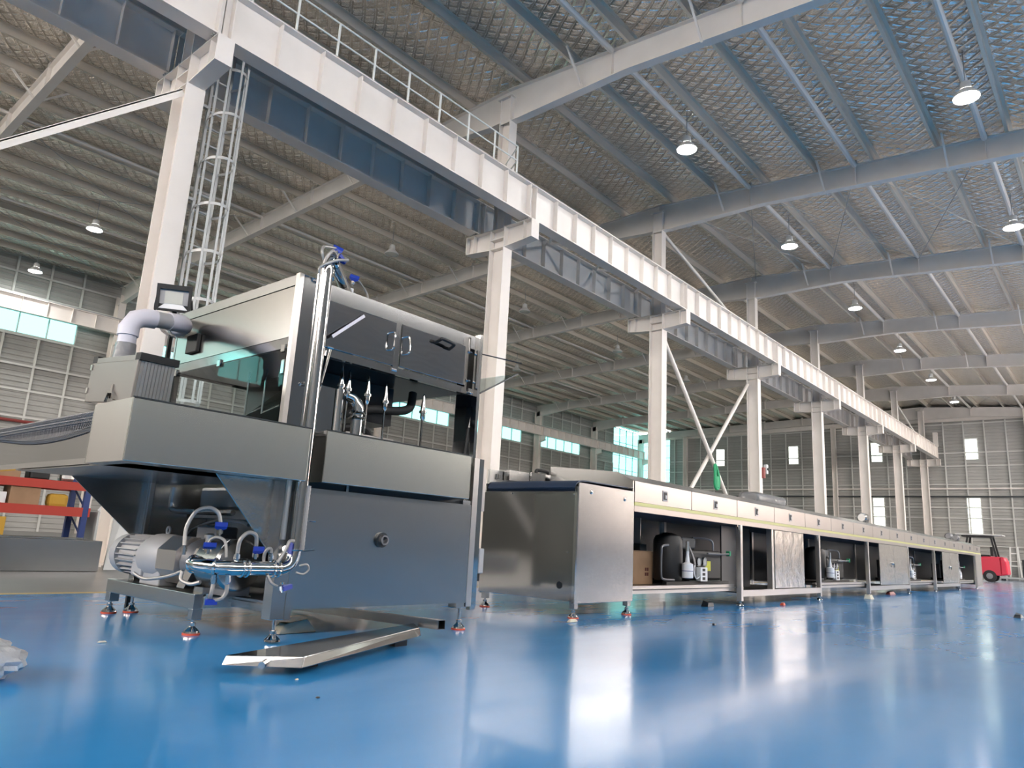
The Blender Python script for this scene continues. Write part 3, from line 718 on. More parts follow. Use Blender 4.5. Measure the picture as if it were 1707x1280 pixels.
# hood
X0, X1, Y0, Y1, Z0, Z1 = 2.57, 4.36, 4.2, 5.95, 1.885, 2.405
H = ob('hood', MB().box(X0 + 0.03, X1 - 0.01, Y0 + 0.03, Y1, Z1 - 0.012, Z1), brushed, M)
ob('top_band', MB().box(X0, X0 + 0.02, Y0, Y1, 2.332, Z1), brushed_h, H)
ob('side_sheet', MB().box(X0 + 0.003, X0 + 0.02, Y0 + 0.04, Y1, 1.962, 2.325), brushed, H)
ob('bottom_band', MB().box(X0, X0 + 0.02, Y0, Y1, Z0, 1.956), hoodst, H)
ob('rear_sheet', MB().box(X0, X1, Y1, Y1 + 0.015, Z0, Z1), brushed, H)
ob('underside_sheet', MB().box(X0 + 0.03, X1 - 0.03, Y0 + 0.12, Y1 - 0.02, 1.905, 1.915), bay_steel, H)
ob('corner_post', MB().box(X0 - 0.008, X0 + 0.028, Y0 - 0.012, Y0 + 0.03, 1.34, Z1 + 0.004), satin, H)
ob('corner_sheet', MB().box(X0 + 0.028, X0 + 0.17, Y0 - 0.008, Y0 + 0.012, 1.34, Z1 + 0.002), hoodst, H)
ob('front_band', MB().box(X0 + 0.17, X1 - 0.02, Y0, Y0 + 0.02, 2.29, Z1), hoodst, H)
ob('front_rail', MB().box(X0 + 0.17, X1, Y0 - 0.004, Y0 + 0.03, Z0, 1.94), hoodst, H)
ob('mullion', MB().box(3.45, 3.5, Y0 - 0.004, Y0 + 0.02, 1.94, 2.29), hoodst, H)
ob('end_mullion', MB().box(4.24, 4.28, Y0 - 0.004, Y0 + 0.02, 1.94, 2.29), hoodst, H)
d1 = ob('hood_door', MB().box(2.75, 3.445, Y0 - 0.014, Y0 - 0.002, 1.945, 2.283), mirror, M, bev=0.003)
d2 = ob('hood_door', MB().box(3.505, 4.235, Y0 - 0.014, Y0 - 0.002, 1.952, 2.292), mirror, M, bev=0.003)
ob('handle', MB().tube(smooth([(3.545, 4.186, 2.20), (3.545, 4.15, 2.195), (3.55, 4.14, 2.17), (3.555, 4.14, 2.09), (3.555, 4.15, 2.065), (3.555, 4.186, 2.06)], 4), 0.007, 6), polish, d2, True)
ob('handle', MB().tube(smooth([(3.40, 4.186, 2.20), (3.40, 4.15, 2.195), (3.40, 4.14, 2.17), (3.40, 4.14, 2.09), (3.40, 4.15, 2.065), (3.40, 4.186, 2.06)], 4), 0.007, 6), polish, d1, True)
ob('pull_grip', MB().tube(smooth([(3.86, 4.19, 2.235), (3.865, 4.135, 2.25), (3.88, 4.12, 2.258), (4.0, 4.12, 2.248), (4.015, 4.135, 2.235), (4.02, 4.19, 2.215)], 4), 0.014, 8), black, d2, True)
ob('stay_arm', MB().bar((3.12, 4.17, 2.25), (2.85, 4.15, 2.02), 0.022, 0.006, (0, 1, 0)), duct_m, d1)
for i, (x, z) in enumerate(((2.87, 1.95), (3.46, 1.915), (4.29, 1.90), (4.27, 2.25), (4.27, 2.0))):
    ob('hinge', MB().lathe((x, Y0 - 0.006, z), (1, 0, 0), [(-0.025, 0.011), (0.025, 0.011)], 8), polish, H, True)
ob('gas_strut', MB().cyl((2.86, 4.17, 1.93), (2.80, 4.2, 1.5), 0.009, 8), polish, H, True)
ob('fan_louvre', MB().box(X0 - 0.03, X0 + 0.002, 5.52, 5.70, 2.02, 2.17), black, H, bev=0.006)
# glazed lower side
g = ob('side_glass', MB().box(X0 + 0.004, X0 + 0.012, Y0 + 0.06, Y1 - 0.01, 1.345, 1.88), acrylic, M)
for y in (5.86, 5.15, 4.28): ob('glass_hinge', MB().box(X0 - 0.014, X0 + 0.004, y - 0.025, y + 0.025, 1.855, 1.91), polish, g, bev=0.004)
ob('latch', MB().box(X0 - 0.016, X0 + 0.004, 4.235, 4.275, 1.70, 1.80), polish, g, bev=0.004)
ob('rear_post', MB().box(X0, X0 + 0.05, Y1 - 0.05, Y1, 1.34, Z0), dark, M)
for y in (5.2, 4.95): ob('nozzle_rod', MB().cyl((2.85, y, 1.35), (2.85, y, 1.88), 0.008, 6), polish, M, True)
ob('inner_hopper', MB().hexa([(2.75, 4.4, 1.36), (3.1, 4.4, 1.36), (3.1, 5.4, 1.36), (2.75, 5.4, 1.36), (2.95, 4.4, 1.72), (3.1, 4.4, 1.72), (3.1, 4.9, 1.72), (2.95, 4.9, 1.72)]), hoodst, M)
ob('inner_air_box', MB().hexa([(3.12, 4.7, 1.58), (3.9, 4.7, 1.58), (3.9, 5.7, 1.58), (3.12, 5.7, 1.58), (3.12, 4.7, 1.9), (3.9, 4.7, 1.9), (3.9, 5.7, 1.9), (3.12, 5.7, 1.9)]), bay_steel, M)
# discharge end: tall polished edge sheets and open acrylic flap
ob('end_post', MB().box(4.30, 4.33, 4.10, 4.16, 0.16, 2.40), polish, M)
ob('end_post', MB().box(4.345, 4.43, 4.19, 4.40, 1.34, 2.41), mirror, M, bev=0.01)
ob('end_channel', MB().box(4.285, 4.345, 4.06, 4.09, 0.17, 1.34), satin, M)
ob('end_channel', MB().box(4.355, 4.42, 4.08, 4.12, 0.14, 1.34), polish, M)
ob('chain_guard', MB().box(4.46, 4.50, 4.12, 4.22, 0.92, 1.28), satin, M, bev=0.004)
ob('drive_chain', MB().box(4.425, 4.455, 4.13, 4.19, 0.6, 1.26), rubber, M)
ob('limit_switch', MB().box(4.43, 4.49, 4.08, 4.16, 0.42, 0.62), cast, M, bev=0.01)
ob('switch_plug', MB().cyl((4.455, 4.12, 0.36), (4.455, 4.12, 0.42), 0.025, 10), black, M, True)
fl = ob('acrylic_flap', MB().hexa([(4.44, 4.2, 1.925), (4.44, 5.6, 1.925), (4.92, 5.6, 2.195), (4.92, 4.2, 2.195), (4.437, 4.2, 1.931), (4.437, 5.6, 1.931), (4.917, 5.6, 2.201), (4.917, 4.2, 2.201)]), acrylic, M)
ob('flap_edge', MB().bar((4.44, 4.2, 1.925), (4.93, 4.2, 2.2), 0.01, 0.012), dark, fl)
ob('stay_arm', MB().cyl((4.40, 4.2, 2.27), (5.0, 4.22, 2.32), 0.006, 6), dark, M, True)
ob('gas_strut', MB().cyl((4.30, 4.18, 1.52), (4.37, 4.18, 1.9), 0.008, 8), polish, M, True)
ob('gas_strut_body', MB().cyl((4.28, 4.18, 1.36), (4.31, 4.18, 1.6), 0.016, 10), black, M, True)
# pipes under the hood
ob('feed_pipe', MB().cyl((3.15, 4.42, 1.1), (3.15, 4.42, 1.72), 0.045, 16), polish, M, True)
fp = ob('feed_pipe', MB().tube(smooth([(3.275, 4.34, 1.1), (3.275, 4.34, 1.5), (3.275, 4.34, 1.6), (3.25, 4.36, 1.66), (3.20, 4.38, 1.68)], 6), 0.043, 16), polish, M, True)
ob('pipe_clamp', MB().ring((3.275, 4.34, 1.52), (0, 0, 1), 0.052, 0.013), polish, fp, True)
ob('pipe_clamp', MB().ring((3.275, 4.34, 1.56), (0, 0, 1), 0.052, 0.013), polish, fp, True)
for x, y, z in ((3.145, 4.40, 1.74), (3.205, 4.39, 1.72), (3.35, 4.34, 1.70), (3.525, 4.34, 1.68), (3.925, 4.34, 1.67)):
    r_ = ob('nozzle', MB().lathe((x, y, z), (0, 0, 1), [(-0.06, 0.012), (-0.04, 0.02), (0, 0.02), (0.0, 0.03), (0.02, 0.03), (0.02, 0.022), (0.07, 0.018), (0.16, 0.004)], 14), polish, M, True)
    ob('nozzle_rod', MB().cyl((x, y, 1.34 if x > 3.4 else 1.42), (x, y, z - 0.05), 0.008, 8), polish, r_, True)
ob('corrugated_hose', MB().tube(smooth([(3.33, 4.6, 1.58), (3.45, 4.58, 1.63), (3.6, 4.55, 1.66), (3.8, 4.5, 1.68), (3.92, 4.5, 1.73), (3.96, 4.52, 1.86)], 14), 0.036, 12), rubber, M, True)
ob('drip_tray', MB().box(3.34, 3.82, 4.55, 4.9, 1.36, 1.45), satin, M, bev=0.005)
ob('black_elbow', MB().tube(smooth([(3.3, 4.6, 1.47), (3.5, 4.6, 1.5), (3.58, 4.6, 1.48), (3.61, 4.6, 1.40)], 6), 0.033, 10), black, M, True)
ob('rear_tank_panel', MB().box(3.55, 4.02, 5.7, 5.72, 1.34, 1.72), brushed_h, M)
ob('lamp_ball', MB().lathe((3.37, 4.5, 1.48), (0, 0, 1), [(0, 0.004), (0.006, 0.018), (0.02, 0.025), (0.034, 0.018), (0.04, 0.004)], 12), black, M, True)
# pump stand
ob('stand_rail', MB().box(2.35, 2.41, 4.60, 5.97, 0.155, 0.25), brushed_h, M, bev=0.004)
ob('stand_rail', MB().box(2.41, 2.74, 4.59, 4.65, 0.165, 0.235), satin, M, bev=0.004)
ob('stand_rail', MB().box(2.60, 2.66, 4.15, 4.59, 0.17, 0.24), brushed_h, M, bev=0.004)
ob('stand_plate', MB().box(2.41, 2.74, 4.65, 5.95, 0.235, 0.25), brushed_h, M)
ob('stand_block', MB().box(2.40, 2.5, 4.60, 4.72, 0.25, 0.29), brushed_h, M)
ob('leg', MB().box(2.35, 2.42, 4.60, 4.66, 0.09, 0.16), brushed_h, M, bev=0.004)
ob('leg', MB().box(2.35, 2.42, 5.88, 5.96, 0.09, 0.16), brushed_h, M, bev=0.004)
for x, y, z in ((2.375, 4.627, 0.10), (2.54, 5.93, 0.15), (2.38, 5.93, 0.1), (2.62, 4.09, 0.15), (4.229, 4.07, 0.17)): foot(M, x, y, z, not (x == 2.62))

# gear motor with pump
P = thing('gear_motor_pump', 'grey finned gear motor with round pump on the machine stand', 'pump', (2.5, 5.2, 0.25))
az = 0.44
ob('fan_cover', MB().lathe((2.5, 6.05, az), (0, -1, 0), [(0, 0.12), (0.02, 0.15), (0.13, 0.155), (0.13, 0.14)], 24), cast, P, True)
mbody = ob('motor_body', MB().lathe((2.5, 5.92, az), (0, -1, 0), [(0, 0.125), (0.34, 0.125)], 24), cast, P, True)
for i in range(22):
    a = 2 * math.pi * i / 22
    c, s_ = math.cos(a), math.sin(a)
    ob('cooling_fin', MB().bar((2.5 + c * 0.135, 5.92, az + s_ * 0.135), (2.5 + c * 0.135, 5.58, az + s_ * 0.135), 0.03, 0.007, (-s_, 0, c)), cast, mbody)
ob('terminal_box', MB().box(2.36, 2.46, 5.45, 5.62, 0.30, 0.44), cast, P, bev=0.01)
ob('gearbox', MB().loft([[Vector((2.5 + r * math.cos(a), y, az + r * math.sin(a) * 1.0)) for a in [2 * math.pi * i / 24 for i in range(24)]] for y, r in ((5.58, 0.14), (5.5, 0.165), (5.3, 0.165), (5.22, 0.15))]), cast, P, True)
ob('gearbox_foot', MB().box(2.38, 2.62, 5.2, 5.5, 0.25, 0.36), cast, P, bev=0.01)
ob('lifting_eye', MB().ring((2.5, 5.42, az + 0.19), (1, 0, 0), 0.026, 0.008), cast, P, True)
ob('coupling_guard', MB().loft([[Vector((2.5 + r * math.cos(a), y, az + r * math.sin(a))) for a in [math.pi / 8 + 2 * math.pi * i / 8 for i in range(8)]] for y, r in ((5.2, 0.17), (4.92, 0.17))]), satin, P)
ob('bearing_housing', MB().lathe((2.5, 4.92, az), (0, -1, 0), [(0, 0.13), (0.06, 0.15), (0.1, 0.11), (0.22, 0.1)], 20), cast_d, P, True)
ob('pump_body', MB().lathe((2.52, 4.72, az), (0, -1, 0), [(0, 0.12), (0.03, 0.165), (0.3, 0.165), (0.32, 0.15), (0.34, 0.08)], 28), brushed_h, P, True)
ob('pump_foot', MB().box(2.46, 2.62, 4.42, 4.7, 0.25, 0.32), cast_d, P)
ob('name_plate', MB().prism([(2.39, 4.5, 0.50), (2.39, 4.42, 0.545), (2.43, 4.40, 0.60), (2.43, 4.5, 0.565)], (0.004, 0, 0.004)), white_l, P)
ob('grease_cup', MB().lathe((2.5, 4.78, 0.57), (0, 0, 1), [(0, 0.035), (0.03, 0.035), (0.03, 0.045), (0.05, 0.045), (0.06, 0.03)], 14), satin, P, True)
ob('relief_valve', MB().box(2.5, 2.66, 4.72, 5.0, 0.57, 0.68), cast_d, P, bev=0.015)
ob('bracket_plate', MB().hexa([(2.36, 4.78, 0.27), (2.37, 4.9, 0.27), (2.37, 4.9, 0.28), (2.36, 4.78, 0.28), (2.38, 4.62, 0.52), (2.39, 4.74, 0.52), (2.39, 4.74, 0.53), (2.38, 4.62, 0.53)]), satin, P)

# product pipe: manifold, riser, valves and trace heating hoses
Q = thing('product_pipe', 'polished product pipe with blue valves rising from pump to hood', 'pipe', (2.506, 4.048, 0.314))
man = ob('manifold', MB().tube(smooth([(2.217, 4.357, 0.458), (2.140, 4.260, 0.458), (2.120, 4.145, 0.455), (2.159, 4.048, 0.452), (2.236, 4.000, 0.449), (2.361, 4.000, 0.449), (2.487, 4.000, 0.449), (2.573, 4.000, 0.453), (2.622, 4.000, 0.482), (2.643, 4.000, 0.535), (2.646, 4.000, 0.603)], 6), 0.042, 18), polish, Q, True)
for c, ax in (((2.164, 4.043, 0.452), (0.7, -0.6, 0)), ((2.130, 4.241, 0.457), (0.4, -1, 0)), ((2.299, 4.000, 0.449), (1, 0, 0)), ((2.333, 4.000, 0.449), (1, 0, 0)), ((2.506, 4.000, 0.449), (1, 0, 0)), ((2.540, 4.000, 0.449), (1, 0, 0)), ((2.646, 4.000, 0.564), (0, 0, 1))):
    ob('pipe_clamp', MB().ring(c, ax, 0.046, 0.009), polish, man, True)
ris = ob('riser', MB().cyl((2.646, 4.000, 0.603), (2.646, 4.000, 2.376), 0.043, 18), polish, Q, True)
ob('corrugated_sleeve', MB().lathe((2.665, 3.952, 0.564), (0, 0, 1), [(i * 0.012, 0.013 + (0.003 if i % 2 else 0)) for i in range(34)], 8), hose_m, ris, True)
for z in (0.74, 1.66, 2.42): ob('pipe_clamp', MB().ring((2.745, 4.15, z), (0, 0, 1), 0.05, 0.009), polish, ris, True)
ob('clamp_screw', MB().cyl((2.680, 3.933, 0.743), (2.728, 3.933, 0.743), 0.006, 6), polish, ris, True)
ob('clamp_screw', MB().cyl((2.680, 3.952, 0.560), (2.757, 3.952, 0.569), 0.006, 6), polish, ris, True)
ob('steam_tube', MB().cyl((2.578, 3.981, 1.326), (2.578, 3.981, 2.357), 0.011, 8), polish, Q, True)
ob('steam_tube', MB().cyl((2.564, 4.019, 0.622), (2.564, 4.019, 0.988), 0.018, 8), satin, Q, True)
top = ob('top_elbow', MB().tube(smooth([(2.646, 4.000, 2.376), (2.646, 4.000, 2.434), (2.655, 4.010, 2.487), (2.689, 4.029, 2.511), (2.737, 4.058, 2.497)], 6), 0.043, 16), polish, Q, True)
ob('cross_pipe', MB().cyl((2.737, 4.058, 2.497), (3.12, 4.38, 2.43), 0.04, 16), polish, Q, True)
ob('down_elbow', MB().tube(smooth([(3.12, 4.38, 2.43), (3.16, 4.40, 2.42), (3.18, 4.41, 2.40), (3.18, 4.41, 2.36)], 5), 0.042, 14), polish, Q, True)
ob('flange_ring', MB().ring((3.10, 4.37, 2.44), (0.28, 0.17, -0.135), 0.045, 0.012), polish, Q, True)
ob('sight_cup', MB().cyl((3.07, 4.3, 2.41), (3.07, 4.3, 2.47), 0.02, 10), white_l, Q, True)
def valve(p, d, hd):
    """ball valve with hexagon body, blue lever handle"""
    p, d, hd = Vector(p), Vector(d).normalized(), Vector(hd).normalized()
    v = ob('valve', MB().lathe(p - d * 0.03, d, [(0, 0.012), (0.012, 0.012), (0.012, 0.019), (0.048, 0.019), (0.048, 0.012), (0.06, 0.012)], 8), polish, Q)
    e = d.cross(hd).normalized()
    ob('valve_handle', MB().loft([[p + hd * h + e * a * w for a in (-1, 1)] + [p + hd * (h + 0.012) + e * a * w + d * 0 for a in (1, -1)] for h, w in ((0.02, 0.012),)] and
       [[p + hd * 0.02 + e * s_ + d * 0.014 * c_ for s_, c_ in ((w * -1, -1), (w * 1, -1), (w * 1, 1), (w * -1, 1))] for w in (0.014,)] +
       [[p + hd * 0.034 + e * s_ + d * 0.015 * c_ for s_, c_ in ((w * -1, -1), (w * 1, -1), (w * 1, 1), (w * -1, 1))] for w in (0.034,)] +
       [[p + hd * 0.046 + e * s_ + d * 0.013 * c_ for s_, c_ in ((w * -1, -1), (w * 1, -1), (w * 1, 1), (w * -1, 1))] for w in (0.036,)]), vblue, v)
    return v
def nut(p, d):
    ob('hose_fitting', MB().lathe(p, d, [(0, 0.014), (0.018, 0.014), (0.018, 0.018), (0.042, 0.018), (0.042, 0.012), (0.055, 0.012)], 8), polish, Q)
def hose(pts, r=0.012): ob('braided_hose', MB().tube(smooth(pts, 8), r, 8), hose_m, Q, True)
valve((2.159, 4.145, 0.550), (0, 0, 1), (-0.3, -1, 0.6)); valve((2.381, 4.000, 0.531), (0, 0, 1), (0, -0.7, 0.7)); valve((2.236, 4.183, 0.656), (0, 0, 1), (-0.2, -0.6, 0.8))
valve((2.159, 4.067, 0.270), (0, 0, 1), (0, -1, -0.3)); valve((2.559, 3.952, 0.343), (0.2, 0, -1), (0.3, -1, 0)); valve((2.583, 3.990, 0.564), (-0.8, -0.3, 0.2), (0, -1, 0.2))
nut((2.072, 4.260, 0.507), (0, 0, 1)); nut((2.265, 4.000, 0.485), (0, 0, 1)); nut((2.487, 4.000, 0.485), (0, 0, 1)); nut((2.159, 4.029, 0.410), (0, 0, -1)); nut((2.227, 4.000, 0.410), (0, 0, -1))
hose([(2.072, 4.260, 0.555), (2.077, 4.280, 0.661), (2.111, 4.260, 0.757), (2.169, 4.222, 0.786), (2.217, 4.193, 0.757), (2.236, 4.183, 0.690)])
hose([(2.265, 4.000, 0.535), (2.265, 3.990, 0.603), (2.294, 3.981, 0.646), (2.323, 3.971, 0.653), (2.361, 3.981, 0.632), (2.381, 4.000, 0.564)])
hose([(2.159, 4.154, 0.574), (2.169, 4.145, 0.603), (2.188, 4.106, 0.617), (2.217, 4.067, 0.593), (2.227, 4.048, 0.507)], 0.009)
hose([(2.159, 4.029, 0.357), (2.154, 4.029, 0.304), (2.159, 4.048, 0.275)]); hose([(2.227, 4.000, 0.357), (2.227, 4.000, 0.314), (2.207, 4.010, 0.277), (2.169, 4.048, 0.266)])
hose([(2.448, 4.010, 0.478), (2.448, 4.010, 0.535), (2.463, 4.000, 0.564), (2.482, 4.000, 0.560), (2.487, 4.000, 0.531)], 0.01)
hose([(2.506, 3.952, 0.487), (2.545, 3.942, 0.564), (2.564, 3.942, 0.613), (2.602, 3.952, 0.617)], 0.01)
hose([(2.467, 3.981, 0.410), (2.487, 3.961, 0.367), (2.525, 3.952, 0.347)], 0.009)
hose([(2.082, 4.260, 0.410), (2.072, 4.241, 0.367), (2.101, 4.183, 0.347), (2.130, 4.125, 0.362)], 0.011)
hose([(2.660, 3.952, 0.468), (2.699, 3.933, 0.478), (2.718, 3.933, 0.449), (2.689, 3.942, 0.420), (2.641, 3.952, 0.429)], 0.007)
hose([(2.005, 4.723, 0.372), (2.043, 4.646, 0.343), (2.082, 4.434, 0.372), (2.120, 4.337, 0.410)], 0.01)
ob('conduit', MB().tube(smooth([(2.6, 5.35, 0.6), (2.62, 5.25, 0.66), (2.554, 4.819, 0.719), (2.564, 4.578, 0.719), (2.564, 4.434, 0.699)], 5), 0.012, 8), hose_m, Q, True)
valve((2.699, 4.000, 2.550), (0.3, 0.1, 0.6), (0.2, -0.3, 1)); valve((2.708, 3.981, 2.497), (0.3, 0.1, 0.6), (0.4, -1, 0.3)); valve((3.14, 4.38, 2.56), (0.3, 0.1, 0.8), (-0.2, -0.6, 1))
hose([(2.578, 3.981, 2.357), (2.569, 3.971, 2.396), (2.602, 3.952, 2.434), (2.680, 3.933, 2.482), (2.757, 3.933, 2.507), (2.757, 3.971, 2.531)], 0.01)
hose([(2.593, 3.971, 2.405), (2.602, 3.952, 2.482), (2.641, 3.952, 2.540), (2.680, 3.971, 2.531)], 0.011)
hose([(2.593, 3.971, 2.463), (2.573, 3.971, 2.511), (2.593, 3.990, 2.560), (2.641, 4.000, 2.579), (2.699, 4.000, 2.588)], 0.01)
hose([(3.15, 4.38, 2.59), (3.2, 4.38, 2.58), (3.27, 4.38, 2.52), (3.29, 4.38, 2.47), (3.25, 4.38, 2.44), (3.18, 4.39, 2.44)], 0.008)

# control cabinet beside the infeed, exhaust duct and floodlight
def rotx(pts, c, a):
    return [Vector((p[0], c[1] + (p[1] - c[1]) * math.cos(a) - (p[2] - c[2]) * math.sin(a), c[2] + (p[1] - c[1]) * math.sin(a) + (p[2] - c[2]) * math.cos(a))) for p in pts]
def rbox(name, b, m, par, bev=0):
    mb = MB().box(*b); mb.v = rotx(mb.v, (1.9, 5.33, 1.63), math.radians(5.0)); return ob(name, mb, m, par, bev=bev)
K = thing('control_cabinet', 'brownish steel control cabinet with ribbed side above the infeed belt', 'cabinet', (2.0, 5.33, 1.4))
rbox('body', (1.92, 2.15, 4.94, 5.72, 1.49, 1.80), satin, K)
dk = rbox('door', (1.895, 1.92, 4.925, 5.735, 1.475, 1.765), cab_m, K, 0.006)
rbox('top_cap', (1.9, 2.16, 4.91, 4.99, 1.765, 1.815), black, K); rbox('top_cap', (1.9, 2.16, 5.66, 5.745, 1.765, 1.815), black, K)
rbox('roof', (1.9, 2.16, 4.99, 5.66, 1.765, 1.80), cab_m, K)
for i in range(9): rbox('side_rib', (1.94 + i * 0.023, 1.952 + i * 0.023, 4.925, 4.942, 1.50, 1.76), satin, K)
for z in (1.54, 1.71): rbox('hinge', (1.885, 1.9, 5.70, 5.73, z, z + 0.04), satin, dk)
rbox('lock_plate', (1.885, 1.9, 5.235, 5.265, 1.50, 1.60), polish, dk)
rbox('lock_lever', (1.872, 1.885, 5.20, 5.30, 1.535, 1.55), polish, dk)
for a_, b_ in ((5.20, 5.16), (5.27, 5.31)): ob('key', MB().bar((1.878, a_, 1.53), (1.878, b_, 1.475), 0.006, 0.018, (1, 0, 0)), polish, dk)
ob('support_arm', MB().box(2.1, 2.16, 5.2, 5.26, 1.33, 1.55), satin, K)
D = thing('exhaust_duct', 'lilac plastic exhaust duct bending from cabinet top to hood', 'duct', (2.0, 5.45, 1.8))
ob('riser', MB().cyl((1.99, 5.42, 1.78), (1.99, 5.42, 2.03), 0.062, 16), duct_m, D, True)
ob('wrapped_sleeve', MB().cyl((1.99, 5.42, 1.80), (1.99, 5.42, 1.93), 0.075, 14, 0.068), wrap, D, True)
ob('elbow', MB().loft([[Vector(c) + Vector(u) * 0.072 * math.cos(2 * math.pi * i / 14) + Vector((0, 1, 0)) * 0.072 * math.sin(2 * math.pi * i / 14) for i in range(14)] for c, u in (((1.99, 5.42, 1.99), (1, 0, 0)), ((1.99, 5.42, 2.06), (1, 0, 0)), ((2.03, 5.42, 2.125), (0.75, 0, -0.66)), ((2.10, 5.43, 2.155), (0.3, 0, -0.95)), ((2.17, 5.44, 2.165), (0.05, 0, -1)))]), duct_m, D, True)
ob('cross_duct', MB().cyl((2.15, 5.44, 2.165), (2.32, 5.48, 2.19), 0.062, 16), cast, D, True)
ob('end_bend', MB().tube(smooth([(2.28, 5.47, 2.185), (2.38, 5.5, 2.2), (2.44, 5.58, 2.21), (2.46, 5.7, 2.22)], 5), 0.07, 16), duct_m, D, True)
ob('wrapped_end', MB().tube(smooth([(2.46, 5.68, 2.22), (2.47, 5.85, 2.27), (2.52, 6.0, 2.30), (2.62, 6.05, 2.30)], 5), 0.085, 14), wrap, D, True)
L_ = thing('floodlight', 'black framed square floodlight on a post behind the hood', 'floodlight', (2.62, 6.25, 1.34))
def fl_pt(u, v, w):   # local frame of the lamp face: u across, v up, w out
    c = Vector((2.60, 6.2, 2.60)); U = Vector((0.86, -0.5, 0.03)).normalized(); Wd = Vector((-0.5, -0.84, -0.12)).normalized(); Vv = Wd.cross(U).normalized()
    if Vv.z < 0: Vv = -Vv
    return c + U * u + Vv * v + Wd * w
def fl_box(name, u0, u1, v0, v1, w0, w1, m, par):
    return ob(name, MB().hexa([fl_pt(u0, v0, w0), fl_pt(u1, v0, w0), fl_pt(u1, v0, w1), fl_pt(u0, v0, w1), fl_pt(u0, v1, w0), fl_pt(u1, v1, w0), fl_pt(u1, v1, w1), fl_pt(u0, v1, w1)]), m, par)
fb = fl_box('housing', -0.135, 0.135, -0.11, 0.11, -0.05, 0.0, black, L_)
for (a, b, c, d) in ((-0.14, -0.115, -0.115, 0.115), (0.115, 0.14, -0.115, 0.115), (-0.115, 0.115, 0.075, 0.115), (-0.115, 0.115, -0.115, -0.10)): fl_box('bezel', a, b, c, d, 0.0, 0.03, black, fb)
ob('reflector', MB().hexa([fl_pt(-0.115, -0.10, 0.02), fl_pt(0.115, -0.10, 0.02), fl_pt(0.07, -0.055, 0.002), fl_pt(-0.07, -0.055, 0.002), fl_pt(-0.115, -0.095, 0.022), fl_pt(0.115, -0.095, 0.022), fl_pt(0.07, -0.05, 0.004), fl_pt(-0.07, -0.05, 0.004)]), white_l, L_)
fl_box('reflector', -0.115, 0.115, -0.055, 0.075, 0.0, 0.004, cast, L_)
fl_box('light_panel', -0.075, 0.07, -0.05, 0.06, 0.004, 0.01, lampg, L_)
ob('post', MB().box(2.62, 2.65, 6.22, 6.25, 0.0, 2.52), black, L_)
ob('yoke', MB().tube(smooth([fl_pt(-0.14, 0, -0.02), fl_pt(-0.14, -0.13, -0.03), fl_pt(0, -0.145, -0.03), fl_pt(0.14, -0.13, -0.03), fl_pt(0.14, 0, -0.02)], 4), 0.008, 6), black, L_, True)

# ------------------------------------------------------------------ cooling tunnel
TY0, TY1 = 4.15, 5.40
HD = thing('tunnel_head', 'stainless tunnel head with dark belt facing the coating machine', 'machine', (6.4, 4.8, 0))
ob('front_sheet', MB().box(5.90, 6.955, TY0, TY0 + 0.015, 0.14, 1.30), brushed, HD, bev=0.003)
e_ = ob('end_sheet', MB().box(5.88, 5.895, TY0 + 0.03, TY1, 0.155, 1.205), hoodst, HD, bev=0.003)
ob('edge_strip', MB().box(5.875, 5.90, TY0 - 0.002, TY0 + 0.03, 0.14, 1.255), polish, HD)
ob('cable_hole', MB().lathe((5.879, 4.33, 0.30), (-1, 0, 0), [(0, 0.035), (0.004, 0.035), (0.004, 0.028)], 16), dark, e_, True)
for y, z in ((4.2, 1.18), (5.0, 1.19), (4.25, 0.62), (5.0, 0.18), (4.22, 0.17)): ob('rivet', MB().cyl((5.872, y, z), (5.88, y, z), 0.008, 6), polish, e_)
for x, z in ((6.12, 1.22), (6.76, 1.20)): ob('dome_bolt', MB().lathe((x, TY0, z), (0, -1, 0), [(0, 0.022), (0.006, 0.022), (0.012, 0.010)], 12), polish, HD, True)
ob('back_sheet', MB().box(5.90, 6.955, TY1 - 0.015, TY1, 0.14, 1.30), brushed_h, HD)
ob('belt', MB().loft([[Vector((x, 4.2, z)), Vector((x, TY1 - 0.03, z)), Vector((x + 0.005, TY1 - 0.03, z - 0.01)), Vector((x + 0.005, 4.2, z - 0.01))] for x, z in ((6.9, 1.34), (6.1, 1.335), (5.98, 1.325), (5.92, 1.29), (5.90, 1.25), (5.93, 1.22))]), beltm, HD, True)
ob('nose_plate', MB().box(5.90, 6.9, 4.17, TY1 - 0.02, 1.205, 1.215), dark, HD)
ob('side_board', MB().box(5.92, 7.9, TY1 - 0.03, TY1, 1.30, 1.46), brushed_h, HD)
ob('hood_board', MB().prism([(6.62, TY1 - 0.06, 1.34), (7.05, TY1 - 0.06, 1.34), (7.05, TY1 - 0.06, 1.42), (6.98, TY1 - 0.06, 1.50), (6.62, TY1 - 0.06, 1.50)], (0, 0.02, 0)), brushed, HD)
ob('cross_plate', MB().box(6.15, 6.5, TY1 - 0.12, TY1 - 0.04, 1.36, 1.475), brushed, HD)
ob('end_cheek', MB().prism([(6.93, 4.155, 1.30), (6.93, 5.3, 1.30), (6.93, 5.3, 1.60), (6.93, 4.36, 1.52), (6.93, 4.155, 1.42)], (0.02, 0, 0)), brushed, HD)
for x in (6.05, 6.62): ob('belt_clip', MB().box(x - 0.02, x + 0.02, TY1 - 0.06, TY1 - 0.03, 1.36, 1.42), polish, HD, bev=0.006)
ob('lift_handle', MB().tube(smooth([(6.75, 5.38, 1.46), (6.75, 5.38, 1.52), (6.78, 5.38, 1.54), (6.95, 5.38, 1.54), (6.98, 5.38, 1.52), (6.98, 5.38, 1.46)], 4), 0.02, 8), black, HD, True)
